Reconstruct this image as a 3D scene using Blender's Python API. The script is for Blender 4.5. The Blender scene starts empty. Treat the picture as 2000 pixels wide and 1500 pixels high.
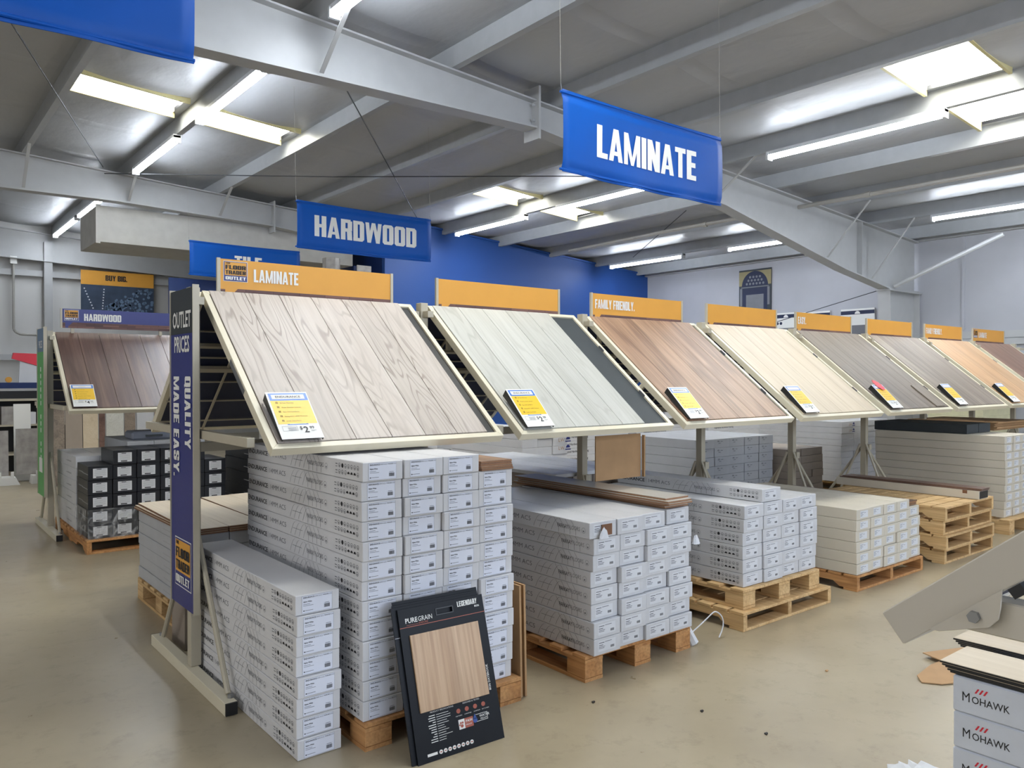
import bpy, bmesh, math, random
from mathutils import Vector, Matrix
random.seed(7)
S = bpy.context.scene
COL = S.collection
PI = math.pi
# ------------------------------------------------------------------ camera, world, exposure
cam = bpy.data.cameras.new('camera'); camo = bpy.data.objects.new('camera', cam); COL.objects.link(camo)
camo.location = (0, 0, 1.6)
camo.rotation_euler = (math.radians(90 - 0.52), 0, math.radians(51.2 - 90))
cam.sensor_width = 36; cam.lens = 1541 / 2000 * 36; cam.clip_end = 200
S.camera = camo
S.view_settings.view_transform = 'Standard'; S.view_settings.look = 'None'
S.view_settings.gamma = 1; S.view_settings.use_curve_mapping = False
S.view_settings.exposure = -0.1
W = bpy.data.worlds.new('world'); S.world = W; W.use_nodes = True
W.node_tree.nodes['Background'].inputs[0].default_value = (0.75, 0.85, 1, 1)
W.node_tree.nodes['Background'].inputs[1].default_value = 0.15
TUBE_E = 62.0; SKY_E = 17.0
def area(name, loc, rot, sx, sy, power, color):
    l = bpy.data.lights.new(name, 'AREA'); l.shape = 'RECTANGLE'; l.size = sx; l.size_y = sy
    l.energy = power; l.color = color
    o = bpy.data.objects.new(name, l); COL.objects.link(o); o.location = loc; o.rotation_euler = rot
    return o
# daylight through the open doors at the front of the shop, plus an unseen fill lamp added on the left
area('door_daylight', (4.5, -6.9, 2.9), (math.radians(82), 0, 0), 12, 1.9, 700, (0.74, 0.84, 1))
area('added_side_fill', (-7.9, 3.0, 2.6), (math.radians(86), 0, math.radians(-90)), 9, 2.4, 210, (1, 0.97, .93))

# ------------------------------------------------------------------ materials
MATS = {}
def newmat(name):
    m = bpy.data.materials.new(name); m.use_nodes = True; MATS[name] = m
    nt = m.node_tree; b = nt.nodes['Principled BSDF']
    return m, nt, b
def rgb(c): return (c[0], c[1], c[2], 1)
def srgb(r, g, b):
    f = lambda v: (v / 255 / 12.92) if v / 255 <= .04045 else ((v / 255 + .055) / 1.055) ** 2.4
    return (f(r), f(g), f(b))
def plain(name, c, rough=.5, metal=0, noise=.06, nscale=6, spec=.5, bump=0, bscale=60, coat=0):
    m, nt, b = newmat(name)
    b.inputs['Roughness'].default_value = rough; b.inputs['Metallic'].default_value = metal
    b.inputs['Specular IOR Level'].default_value = spec
    if coat: b.inputs['Coat Weight'].default_value = coat
    tc = nt.nodes.new('ShaderNodeTexCoord')
    if noise:
        n = nt.nodes.new('ShaderNodeTexNoise'); n.inputs['Scale'].default_value = nscale; n.inputs['Detail'].default_value = 4
        nt.links.new(tc.outputs['Object'], n.inputs['Vector'])
        r = nt.nodes.new('ShaderNodeMapRange')
        r.inputs[1].default_value = .3; r.inputs[2].default_value = .7
        r.inputs[3].default_value = 1 - noise; r.inputs[4].default_value = 1 + noise
        nt.links.new(n.outputs['Fac'], r.inputs[0])
        h = nt.nodes.new('ShaderNodeHueSaturation'); h.inputs['Color'].default_value = rgb(c)
        nt.links.new(r.outputs[0], h.inputs['Value']); nt.links.new(h.outputs[0], b.inputs['Base Color'])
    else:
        b.inputs['Base Color'].default_value = rgb(c)
    if bump:
        n2 = nt.nodes.new('ShaderNodeTexNoise'); n2.inputs['Scale'].default_value = bscale; n2.inputs['Detail'].default_value = 3
        nt.links.new(tc.outputs['Object'], n2.inputs['Vector'])
        bp = nt.nodes.new('ShaderNodeBump'); bp.inputs['Strength'].default_value = bump; bp.inputs['Distance'].default_value = .02
        nt.links.new(n2.outputs['Fac'], bp.inputs['Height']); nt.links.new(bp.outputs[0], b.inputs['Normal'])
    return m
def wood(name, base, dark, light, axis=1, ring=10.0, ringamt=.5, streak=.5, rough=.45, scale=1.0):
    """plank grain running along local axis; every object gets its own stretch of grain"""
    m, nt, b = newmat(name); N = nt.nodes; L = nt.links
    b.inputs['Roughness'].default_value = rough
    tc = N.new('ShaderNodeTexCoord'); oi = N.new('ShaderNodeObjectInfo')
    mul = N.new('ShaderNodeVectorMath'); mul.operation = 'SCALE'; mul.inputs[0].default_value = (37, 53, 11)
    L.new(oi.outputs['Random'], mul.inputs['Scale'])
    add = N.new('ShaderNodeVectorMath'); add.operation = 'ADD'
    L.new(tc.outputs['Object'], add.inputs[0]); L.new(mul.outputs[0], add.inputs[1])
    def mapped(sx, sy):
        mp = N.new('ShaderNodeMapping')
        s = [sx * scale, sx * scale, sx * scale]; s[axis] = sy * scale
        mp.inputs['Scale'].default_value = s
        L.new(add.outputs[0], mp.inputs['Vector']); return mp
    m1 = mapped(6, .75); n1 = N.new('ShaderNodeTexNoise'); n1.inputs['Scale'].default_value = 1; n1.inputs['Detail'].default_value = 2; n1.inputs['Roughness'].default_value = .45
    L.new(m1.outputs[0], n1.inputs['Vector'])
    k = N.new('ShaderNodeMath'); k.operation = 'MULTIPLY'; k.inputs[1].default_value = ring * 6.28; L.new(n1.outputs['Fac'], k.inputs[0])
    sn = N.new('ShaderNodeMath'); sn.operation = 'SINE'; L.new(k.outputs[0], sn.inputs[0])
    rr = N.new('ShaderNodeMapRange'); rr.inputs[1].default_value = .55; rr.inputs[2].default_value = 1; L.new(sn.outputs[0], rr.inputs[0])
    m2 = mapped(70, 2.2); n2 = N.new('ShaderNodeTexNoise'); n2.inputs['Scale'].default_value = 1; n2.inputs['Detail'].default_value = 5; L.new(m2.outputs[0], n2.inputs['Vector'])
    m3 = mapped(9, .7); n3 = N.new('ShaderNodeTexNoise'); n3.inputs['Scale'].default_value = 1; n3.inputs['Detail'].default_value = 3; L.new(m3.outputs[0], n3.inputs['Vector'])
    s3 = N.new('ShaderNodeMapRange'); s3.inputs[1].default_value = .35; s3.inputs[2].default_value = .68; L.new(n3.outputs['Fac'], s3.inputs[0])
    mx0 = N.new('ShaderNodeMix'); mx0.data_type = 'RGBA'; mx0.inputs[6].default_value = rgb(light); mx0.inputs[7].default_value = rgb(base); L.new(s3.outputs[0], mx0.inputs[0])
    a1 = N.new('ShaderNodeMath'); a1.operation = 'MULTIPLY'; L.new(rr.outputs[0], a1.inputs[0])
    m4 = mapped(3, .8); n4 = N.new('ShaderNodeTexNoise'); n4.inputs['Scale'].default_value = 1.3; L.new(m4.outputs[0], n4.inputs['Vector'])
    s4 = N.new('ShaderNodeMapRange'); s4.inputs[1].default_value = .35; s4.inputs[2].default_value = .6; s4.inputs[3].default_value = ringamt * .25; s4.inputs[4].default_value = ringamt; L.new(n4.outputs['Fac'], s4.inputs[0]); L.new(s4.outputs[0], a1.inputs[1])
    mx1 = N.new('ShaderNodeMix'); mx1.data_type = 'RGBA'; L.new(a1.outputs[0], mx1.inputs[0]); L.new(mx0.outputs[2], mx1.inputs[6]); mx1.inputs[7].default_value = rgb(dark)
    s2 = N.new('ShaderNodeMapRange'); s2.inputs[1].default_value = .4; s2.inputs[2].default_value = .75; s2.inputs[4].default_value = streak; L.new(n2.outputs['Fac'], s2.inputs[0])
    mx2 = N.new('ShaderNodeMix'); mx2.data_type = 'RGBA'; L.new(s2.outputs[0], mx2.inputs[0]); L.new(mx1.outputs[2], mx2.inputs[6]); mx2.inputs[7].default_value = rgb(dark)
    hv = N.new('ShaderNodeHueSaturation'); L.new(mx2.outputs[2], hv.inputs['Color'])
    vr = N.new('ShaderNodeMapRange'); vr.inputs[3].default_value = .93; vr.inputs[4].default_value = 1.07; L.new(oi.outputs['Random'], vr.inputs[0]); L.new(vr.outputs[0], hv.inputs['Value'])
    L.new(hv.outputs[0], b.inputs['Base Color'])
    bp = N.new('ShaderNodeBump'); bp.inputs['Strength'].default_value = .15; bp.inputs['Distance'].default_value = .002
    L.new(n2.outputs['Fac'], bp.inputs['Height']); L.new(bp.outputs[0], b.inputs['Normal'])
    return m
def emis(name, c, e):
    m, nt, b = newmat(name); b.inputs['Base Color'].default_value = rgb(c)
    b.inputs['Emission Color'].default_value = rgb(c); b.inputs['Emission Strength'].default_value = e
    return m
def floor_mat():
    m, nt, b = newmat('floor_concrete'); N = nt.nodes; L = nt.links
    tc = N.new('ShaderNodeTexCoord')
    def noise(sc, det=5, rough=.55):
        n = N.new('ShaderNodeTexNoise'); n.inputs['Scale'].default_value = sc; n.inputs['Detail'].default_value = det; n.inputs['Roughness'].default_value = rough
        L.new(tc.outputs['Object'], n.inputs['Vector']); return n
    n1 = noise(.9); n2 = noise(5, 8, .65); n3 = noise(1.2, 3, .5); n4 = noise(7, 9, .72)
    r1 = N.new('ShaderNodeValToRGB'); L.new(n1.outputs['Fac'], r1.inputs[0])
    r1.color_ramp.elements[0].position = .35; r1.color_ramp.elements[0].color = rgb(srgb(160, 147, 122))
    r1.color_ramp.elements[1].position = .68; r1.color_ramp.elements[1].color = rgb(srgb(180, 168, 142))
    mx = N.new('ShaderNodeMix'); mx.data_type = 'RGBA'; mx.blend_type = 'MULTIPLY'; mx.inputs[0].default_value = .5
    r2 = N.new('ShaderNodeValToRGB'); L.new(n2.outputs['Fac'], r2.inputs[0])
    r2.color_ramp.elements[0].position = .2; r2.color_ramp.elements[0].color = (.8, .79, .77, 1)
    r2.color_ramp.elements[1].position = .75; r2.color_ramp.elements[1].color = (1, 1, 1, 1)
    L.new(r1.outputs[0], mx.inputs[6]); L.new(r2.outputs[0], mx.inputs[7])
    # scattered scuffs and dark specks
    r3 = N.new('ShaderNodeValToRGB'); L.new(n4.outputs['Fac'], r3.inputs[0])
    r3.color_ramp.elements[0].position = .34; r3.color_ramp.elements[0].color = (.72, .7, .67, 1)
    r3.color_ramp.elements[1].position = .47; r3.color_ramp.elements[1].color = (1, 1, 1, 1)
    mx2 = N.new('ShaderNodeMix'); mx2.data_type = 'RGBA'; mx2.blend_type = 'MULTIPLY'; mx2.inputs[0].default_value = .55
    L.new(mx.outputs[2], mx2.inputs[6]); L.new(r3.outputs[0], mx2.inputs[7]); L.new(mx2.outputs[2], b.inputs['Base Color'])
    rr = N.new('ShaderNodeMapRange'); L.new(n2.outputs['Fac'], rr.inputs[0])
    rr.inputs[1].default_value = .3; rr.inputs[2].default_value = .7; rr.inputs[3].default_value = .27; rr.inputs[4].default_value = .36
    L.new(rr.outputs[0], b.inputs['Roughness'])
    bp = N.new('ShaderNodeBump'); bp.inputs['Strength'].default_value = .05; bp.inputs['Distance'].default_value = .01
    L.new(n2.outputs['Fac'], bp.inputs['Height']); L.new(bp.outputs[0], b.inputs['Normal'])
    b.inputs['Specular IOR Level'].default_value = .5
    return m
def ceil_mat():
    m, nt, b = newmat('ceiling_insulation'); N = nt.nodes; L = nt.links
    tc = N.new('ShaderNodeTexCoord')
    mp = N.new('ShaderNodeMapping'); mp.inputs['Scale'].default_value = (1, .55, 1); L.new(tc.outputs['Object'], mp.inputs['Vector'])
    n = N.new('ShaderNodeTexNoise'); n.inputs['Scale'].default_value = 2.2; n.inputs['Detail'].default_value = 4; L.new(mp.outputs[0], n.inputs['Vector'])
    w = N.new('ShaderNodeTexWave'); w.bands_direction = 'Y'; w.inputs['Scale'].default_value = .17; w.inputs['Distortion'].default_value = 1.2; w.inputs['Detail'].default_value = 1
    L.new(tc.outputs['Object'], w.inputs['Vector'])
    r = N.new('ShaderNodeValToRGB'); L.new(w.outputs['Fac'], r.inputs[0])
    r.color_ramp.elements[0].position = 0; r.color_ramp.elements[0].color = (0, 0, 0, 1); r.color_ramp.elements[1].position = .05; r.color_ramp.elements[1].color = (1, 1, 1, 1)
    ad = N.new('ShaderNodeMath'); ad.operation = 'MULTIPLY_ADD'; ad.inputs[1].default_value = .35; L.new(r.outputs[0], ad.inputs[0]); L.new(n.outputs['Fac'], ad.inputs[2])
    bp = N.new('ShaderNodeBump'); bp.inputs['Strength'].default_value = .5; bp.inputs['Distance'].default_value = .05
    L.new(ad.outputs[0], bp.inputs['Height']); L.new(bp.outputs[0], b.inputs['Normal'])
    b.inputs['Base Color'].default_value = rgb(srgb(178, 180, 183)); b.inputs['Roughness'].default_value = .42
    return m
def wall_mat(name, c, scl=1.5):
    m = plain(name, c, rough=.55, noise=.05, nscale=1.3, bump=.25, bscale=scl); return m
def creased(name, c):
    m, nt, b = newmat(name); N = nt.nodes; L = nt.links
    tc = N.new('ShaderNodeTexCoord'); w = N.new('ShaderNodeTexWave'); w.bands_direction = 'X'; w.inputs['Scale'].default_value = .55; w.inputs['Distortion'].default_value = 4; w.inputs['Detail Scale'].default_value = .6
    L.new(tc.outputs['Object'], w.inputs['Vector'])
    bp = N.new('ShaderNodeBump'); bp.inputs['Strength'].default_value = .5; bp.inputs['Distance'].default_value = .05
    L.new(w.outputs['Fac'], bp.inputs['Height']); L.new(bp.outputs[0], b.inputs['Normal'])
    b.inputs['Base Color'].default_value = rgb(c); b.inputs['Roughness'].default_value = .5
    return m
def strip_wood(name):
    m, nt, b = newmat(name); N = nt.nodes; L = nt.links
    tc = N.new('ShaderNodeTexCoord'); mp = N.new('ShaderNodeMapping'); mp.inputs['Rotation'].default_value = (math.radians(90), 0, 0); L.new(tc.outputs['Object'], mp.inputs['Vector'])
    br = N.new('ShaderNodeTexBrick'); L.new(mp.outputs[0], br.inputs['Vector'])
    br.inputs['Color1'].default_value = rgb(srgb(128, 92, 84)); br.inputs['Color2'].default_value = rgb(srgb(84, 60, 62)); br.inputs['Mortar'].default_value = rgb(srgb(60, 40, 40))
    br.inputs['Scale'].default_value = 1; br.inputs['Brick Width'].default_value = .16; br.inputs['Row Height'].default_value = .022; br.inputs['Mortar Size'].default_value = .0012
    L.new(br.outputs['Color'], b.inputs['Base Color']); b.inputs['Roughness'].default_value = .6
    return m
M = dict(
    floor=floor_mat(), ceil=ceil_mat(),
    wallw=wall_mat('white_wall', srgb(180, 181, 187)), wallback=creased('wall_insulation', srgb(212, 211, 208)),
    blue=plain('blue_paint', srgb(34, 78, 150), rough=.5, noise=.05, nscale=.7, bump=.06, bscale=40),
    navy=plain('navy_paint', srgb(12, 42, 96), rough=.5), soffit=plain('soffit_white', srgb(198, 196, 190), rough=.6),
    steel=plain('painted_steel', srgb(184, 185, 185), rough=.42, noise=.03), purl=plain('purlin_steel', srgb(170, 173, 176), rough=.4, noise=.04),
    cable=plain('dark_cable', srgb(50, 52, 56), rough=.5), pipe=plain('grey_pipe', srgb(165, 162, 155), rough=.4),
    cream=plain('cream_powder_coat', srgb(222, 214, 190), rough=.38, noise=.02), greig=plain('beige_steel', srgb(186, 178, 158), rough=.4, noise=.03),
    fgcream=plain('grey_beige_coat', srgb(205, 198, 184), rough=.4, noise=.02),
    black=plain('black_plastic', srgb(22, 24, 28), rough=.4), dknavy=plain('dark_backing', srgb(22, 34, 66), rough=.6), dkgrey=plain('charcoal_backing', srgb(52, 58, 62), rough=.6),
    tube=emis('lamp_tube', (.86, .92, 1), TUBE_E), fix=plain('fixture_white', srgb(215, 218, 222), rough=.35),
    sky=emis('skylight_panel', (1, .985, .9), SKY_E), skyf=plain('skylight_edge', srgb(200, 190, 140), rough=.5),
    banner=plain('banner_vinyl', srgb(8, 78, 165), rough=.45, noise=.04, nscale=2.5, bump=.12, bscale=5, spec=.2), bantxt=plain('banner_letters', srgb(232, 232, 228), rough=.5, noise=0),
    orange=plain('orange_sign', srgb(222, 160, 62), rough=.5, noise=.02), dkblue=plain('blue_sign', srgb(40, 48, 120), rough=.4, noise=.03), strip=strip_wood('sign_wood_strip'),
    white=plain('white_print', srgb(236, 236, 232), rough=.5, noise=0), ink=plain('black_print', srgb(34, 34, 38), rough=.6, noise=0), ginK=plain('grey_print', srgb(110, 112, 118), rough=.6, noise=0),
    lgink=plain('light_grey_print', srgb(166, 167, 170), rough=.6, noise=0), blink=plain('blue_print', srgb(60, 90, 160), rough=.6, noise=0),
    cardblue=plain('card_blue', srgb(70, 124, 206), rough=.35, noise=0), cardyel=plain('card_yellow', srgb(246, 200, 60), rough=.35, noise=0), red=plain('red_print', srgb(222, 44, 62), rough=.4, noise=0),
    carton=plain('white_carton', srgb(216, 216, 218), rough=.45, noise=.035, nscale=4, bump=.1, bscale=9), cartonw=plain('wrapped_carton', srgb(204, 205, 208), rough=.3, noise=.05, nscale=5, bump=.25, bscale=14),
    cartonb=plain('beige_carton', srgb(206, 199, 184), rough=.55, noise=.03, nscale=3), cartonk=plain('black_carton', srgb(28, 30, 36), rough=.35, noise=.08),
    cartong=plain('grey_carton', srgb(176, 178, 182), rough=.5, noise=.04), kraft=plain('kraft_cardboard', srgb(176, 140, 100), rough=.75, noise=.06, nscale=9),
    kraftg=plain('dull_carton', srgb(150, 138, 126), rough=.6, noise=.05), moh=plain('film_wrapped_carton', srgb(216, 222, 232), rough=.16, noise=.05, nscale=5, bump=.3, bscale=11),
    label=plain('paper_label', srgb(228, 232, 244), rough=.5, noise=.02), labelo=plain('offwhite_label', srgb(216, 218, 222), rough=.5, noise=.02),
    film=None, green=plain('green_sign', srgb(96, 170, 96), rough=.5), slate=plain('slate_sign', srgb(104, 128, 155), rough=.5),
    pine=wood('pallet_pine', srgb(206, 170, 118), srgb(150, 108, 62), srgb(218, 186, 136), ring=5, ringamt=.4, streak=.5, rough=.7),
    pineo=wood('pallet_orange_pine', srgb(190, 136, 82), srgb(120, 72, 34), srgb(204, 154, 100), ring=5, ringamt=.4, streak=.5, rough=.7),
    chrome=plain('zinc_metal', srgb(150, 152, 154), rough=.3, metal=.8, noise=0), hole=plain('dark_hole', (.006, .007, .01), rough=.9, noise=0),
    stone=plain('marbled_tile', srgb(158, 154, 150), rough=.3, noise=.22, nscale=9), copper=plain('copper_print', srgb(172, 92, 74), rough=.5, noise=0),
    panelk=plain('matte_navy_board', srgb(12, 17, 25), rough=.5, spec=.3, noise=.04), brownin=plain('brown_core', srgb(120, 84, 60), rough=.7), laycore=plain('plank_core', srgb(150, 112, 82), rough=.7),
    grlam=wood('grey_laminate', srgb(190, 184, 174), srgb(160, 150, 138), srgb(200, 196, 188), ringamt=.2, streak=.25, rough=.3),
)
def film_mat():
    m, nt, b = newmat('clear_stretch_film'); N = nt.nodes; L = nt.links
    b.inputs['Base Color'].default_value = (.9, .93, .96, 1); b.inputs['Roughness'].default_value = .12
    tc = N.new('ShaderNodeTexCoord'); n = N.new('ShaderNodeTexNoise'); n.inputs['Scale'].default_value = 7; n.inputs['Detail'].default_value = 5; n.inputs['Distortion'].default_value = 2
    L.new(tc.outputs['Object'], n.inputs['Vector'])
    r = N.new('ShaderNodeMapRange'); r.inputs[1].default_value = .45; r.inputs[2].default_value = .72; r.inputs[3].default_value = .03; r.inputs[4].default_value = .3; L.new(n.outputs['Fac'], r.inputs[0])
    L.new(r.outputs[0], b.inputs['Alpha'])
    bp = N.new('ShaderNodeBump'); bp.inputs['Strength'].default_value = .6; bp.inputs['Distance'].default_value = .02; L.new(n.outputs['Fac'], bp.inputs['Height']); L.new(bp.outputs[0], b.inputs['Normal'])
    return m
M['film'] = film_mat()
M['slate_dark'] = plain('poster_slate', srgb(52, 66, 86), .5, noise=.25, nscale=4)
WD = [
    wood('pale_oak', srgb(182, 172, 162), srgb(128, 113, 102), srgb(190, 181, 172), ring=15, ringamt=.7, streak=.3),
    wood('white_oak', srgb(186, 186, 178), srgb(150, 149, 140), srgb(196, 196, 189), ring=12, ringamt=.4, streak=.25),
    wood('tan_oak', srgb(152, 118, 94), srgb(82, 56, 44), srgb(178, 144, 116), ring=2.2, ringamt=.5, streak=.6),
    wood('cream_oak', srgb(194, 178, 152), srgb(160, 140, 114), srgb(202, 188, 164), ring=3, ringamt=.25, streak=.3),
    wood('grey_brown_oak', srgb(112, 99, 88), srgb(62, 50, 44), srgb(134, 122, 108), ring=2, ringamt=.3, streak=.5),
    wood('grey_oak', srgb(128, 116, 105), srgb(74, 62, 56), srgb(150, 138, 124), ring=2.2, ringamt=.3, streak=.5),
    wood('honey_oak', srgb(190, 152, 112), srgb(156, 114, 78), srgb(200, 166, 128), ring=2.5, ringamt=.25, streak=.35),
    wood('red_brown_oak', srgb(134, 102, 86), srgb(84, 60, 52), srgb(150, 120, 102), ring=2.4, ringamt=.3, streak=.45),
    wood('walnut_brown', srgb(92, 70, 62), srgb(58, 40, 36), srgb(122, 96, 84), ring=2.5, ringamt=.3, streak=.4, rough=.32),
]
OAKPAN = wood('sample_oak', srgb(190, 156, 122), srgb(140, 106, 78), srgb(204, 174, 142), axis=2, ring=2, ringamt=.25, streak=.55)

# ------------------------------------------------------------------ mesh helpers
class MB:
    def __init__(s): s.v = []; s.f = []
    def box(s, x0, x1, y0, y1, z0, z1):
        n = len(s.v)
        s.v += [(x0, y0, z0), (x1, y0, z0), (x1, y1, z0), (x0, y1, z0), (x0, y0, z1), (x1, y0, z1), (x1, y1, z1), (x0, y1, z1)]
        s.f += [tuple(n + i for i in q) for q in ((0, 3, 2, 1), (4, 5, 6, 7), (0, 1, 5, 4), (1, 2, 6, 5), (2, 3, 7, 6), (3, 0, 4, 7))]
        return s
    def poly(s, pts):
        n = len(s.v); s.v += [tuple(p) for p in pts]; s.f.append(tuple(range(n, n + len(pts)))); return s
    def prism(s, pts, d):
        """extrude a planar outline by vector d"""
        n = len(s.v); k = len(pts); d = Vector(d)
        s.v += [tuple(p) for p in pts] + [tuple(Vector(p) + d) for p in pts]
        s.f.append(tuple(range(n + k - 1, n - 1, -1))); s.f.append(tuple(range(n + k, n + 2 * k)))
        for i in range(k):
            j = (i + 1) % k; s.f.append((n + i, n + j, n + k + j, n + k + i))
        return s
    def tube(s, a, b, r, seg=8, r2=None):
        a = Vector(a); b = Vector(b); d = (b - a).normalized(); r2 = r if r2 is None else r2
        u = d.orthogonal().normalized(); w = d.cross(u)
        n = len(s.v)
        for c, rad in ((a, r), (b, r2)):
            for i in range(seg):
                t = 2 * PI * (i + .5) / seg; s.v.append(tuple(c + u * math.cos(t) * rad + w * math.sin(t) * rad))
        for i in range(seg):
            j = (i + 1) % seg; s.f.append((n + i, n + j, n + seg + j, n + seg + i))
        s.f.append(tuple(range(n + seg - 1, n - 1, -1))); s.f.append(tuple(range(n + seg, n + 2 * seg)))
        return s
    def path(s, pts, r, seg=6):
        for a, b in zip(pts[:-1], pts[1:]): s.tube(a, b, r, seg)
        return s
    def beam(s, a, b, wx, wz, up=(0, 0, 1)):
        a = Vector(a); b = Vector(b); d = (b - a).normalized(); side = d.cross(Vector(up)).normalized(); u2 = side.cross(d)
        pts = [a + side * sx * wx / 2 + u2 * sz * wz / 2 for sx, sz in ((-1, -1), (1, -1), (1, 1), (-1, 1))]
        return s.prism(pts, b - a)
    def xform(s, m):
        s.v = [tuple(m @ Vector(p)) for p in s.v]; return s
    def mesh(s, name, mat, bevel=0, smooth=False):
        me = bpy.data.meshes.new(name); me.from_pydata(s.v, [], s.f)
        bm = bmesh.new(); bm.from_mesh(me)
        bmesh.ops.recalc_face_normals(bm, faces=bm.faces)
        if bevel: bmesh.ops.bevel(bm, geom=list(bm.edges), offset=bevel, segments=1, affect='EDGES', clamp_overlap=True)
        bm.to_mesh(me); bm.free()
        if mat: me.materials.append(M[mat] if isinstance(mat, str) else mat)
        if smooth: me.polygons.foreach_set('use_smooth', [True] * len(me.polygons))
        me.update(); return me
    def flatmesh(s, name, mat):
        me = bpy.data.meshes.new(name); me.from_pydata(s.v, [], s.f)
        me.materials.append(M[mat] if isinstance(mat, str) else mat); me.update(); return me
def obj(name, me, parent=None, loc=(0, 0, 0), rot=(0, 0, 0)):
    o = bpy.data.objects.new(name, me); COL.objects.link(o); o.location = loc; o.rotation_euler = rot
    if parent: o.parent = parent
    return o
def part(name, mb, mat, parent, bevel=0, loc=(0, 0, 0), rot=(0, 0, 0), label=None, smooth=False):
    o = obj(name, mb.mesh(name, mat, bevel, smooth), parent, loc, rot)
    if label: o['label'] = label
    return o
def thing(name, label, cat, loc=(0, 0, 0), rot=(0, 0, 0), group=None):
    o = bpy.data.objects.new(name, None); COL.objects.link(o); o.location = loc; o.rotation_euler = rot
    o.empty_display_size = .1; o['label'] = label; o['category'] = cat
    if group: o['group'] = group
    return o
def solo(name, mb, mat, label, cat, loc=(0, 0, 0), rot=(0, 0, 0), group=None, bevel=0, smooth=False):
    o = obj(name, mb.mesh(name, mat, bevel, smooth), None, loc, rot); o['label'] = label; o['category'] = cat
    if group: o['group'] = group
    return o
def struct(name, mb, mat, loc=(0, 0, 0), bevel=0):
    o = obj(name, mb.mesh(name, mat, bevel), None, loc); o['kind'] = 'structure'; return o
def sub(name, mb, mat, parent, loc=(0, 0, 0)):
    return obj(name, mb.mesh(name, mat), parent, loc)
def copytree(root, loc=None, rot=None, label=None, group=None):
    r = root.copy(); COL.objects.link(r)
    if loc is not None: r.location = loc
    if rot is not None: r.rotation_euler = rot
    if label: r['label'] = label
    if group: r['group'] = group
    for ch in list(root.children):
        c = ch.copy(); COL.objects.link(c); c.parent = r
        for g in list(ch.children):
            d = g.copy(); COL.objects.link(d); d.parent = c
    return r
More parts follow.
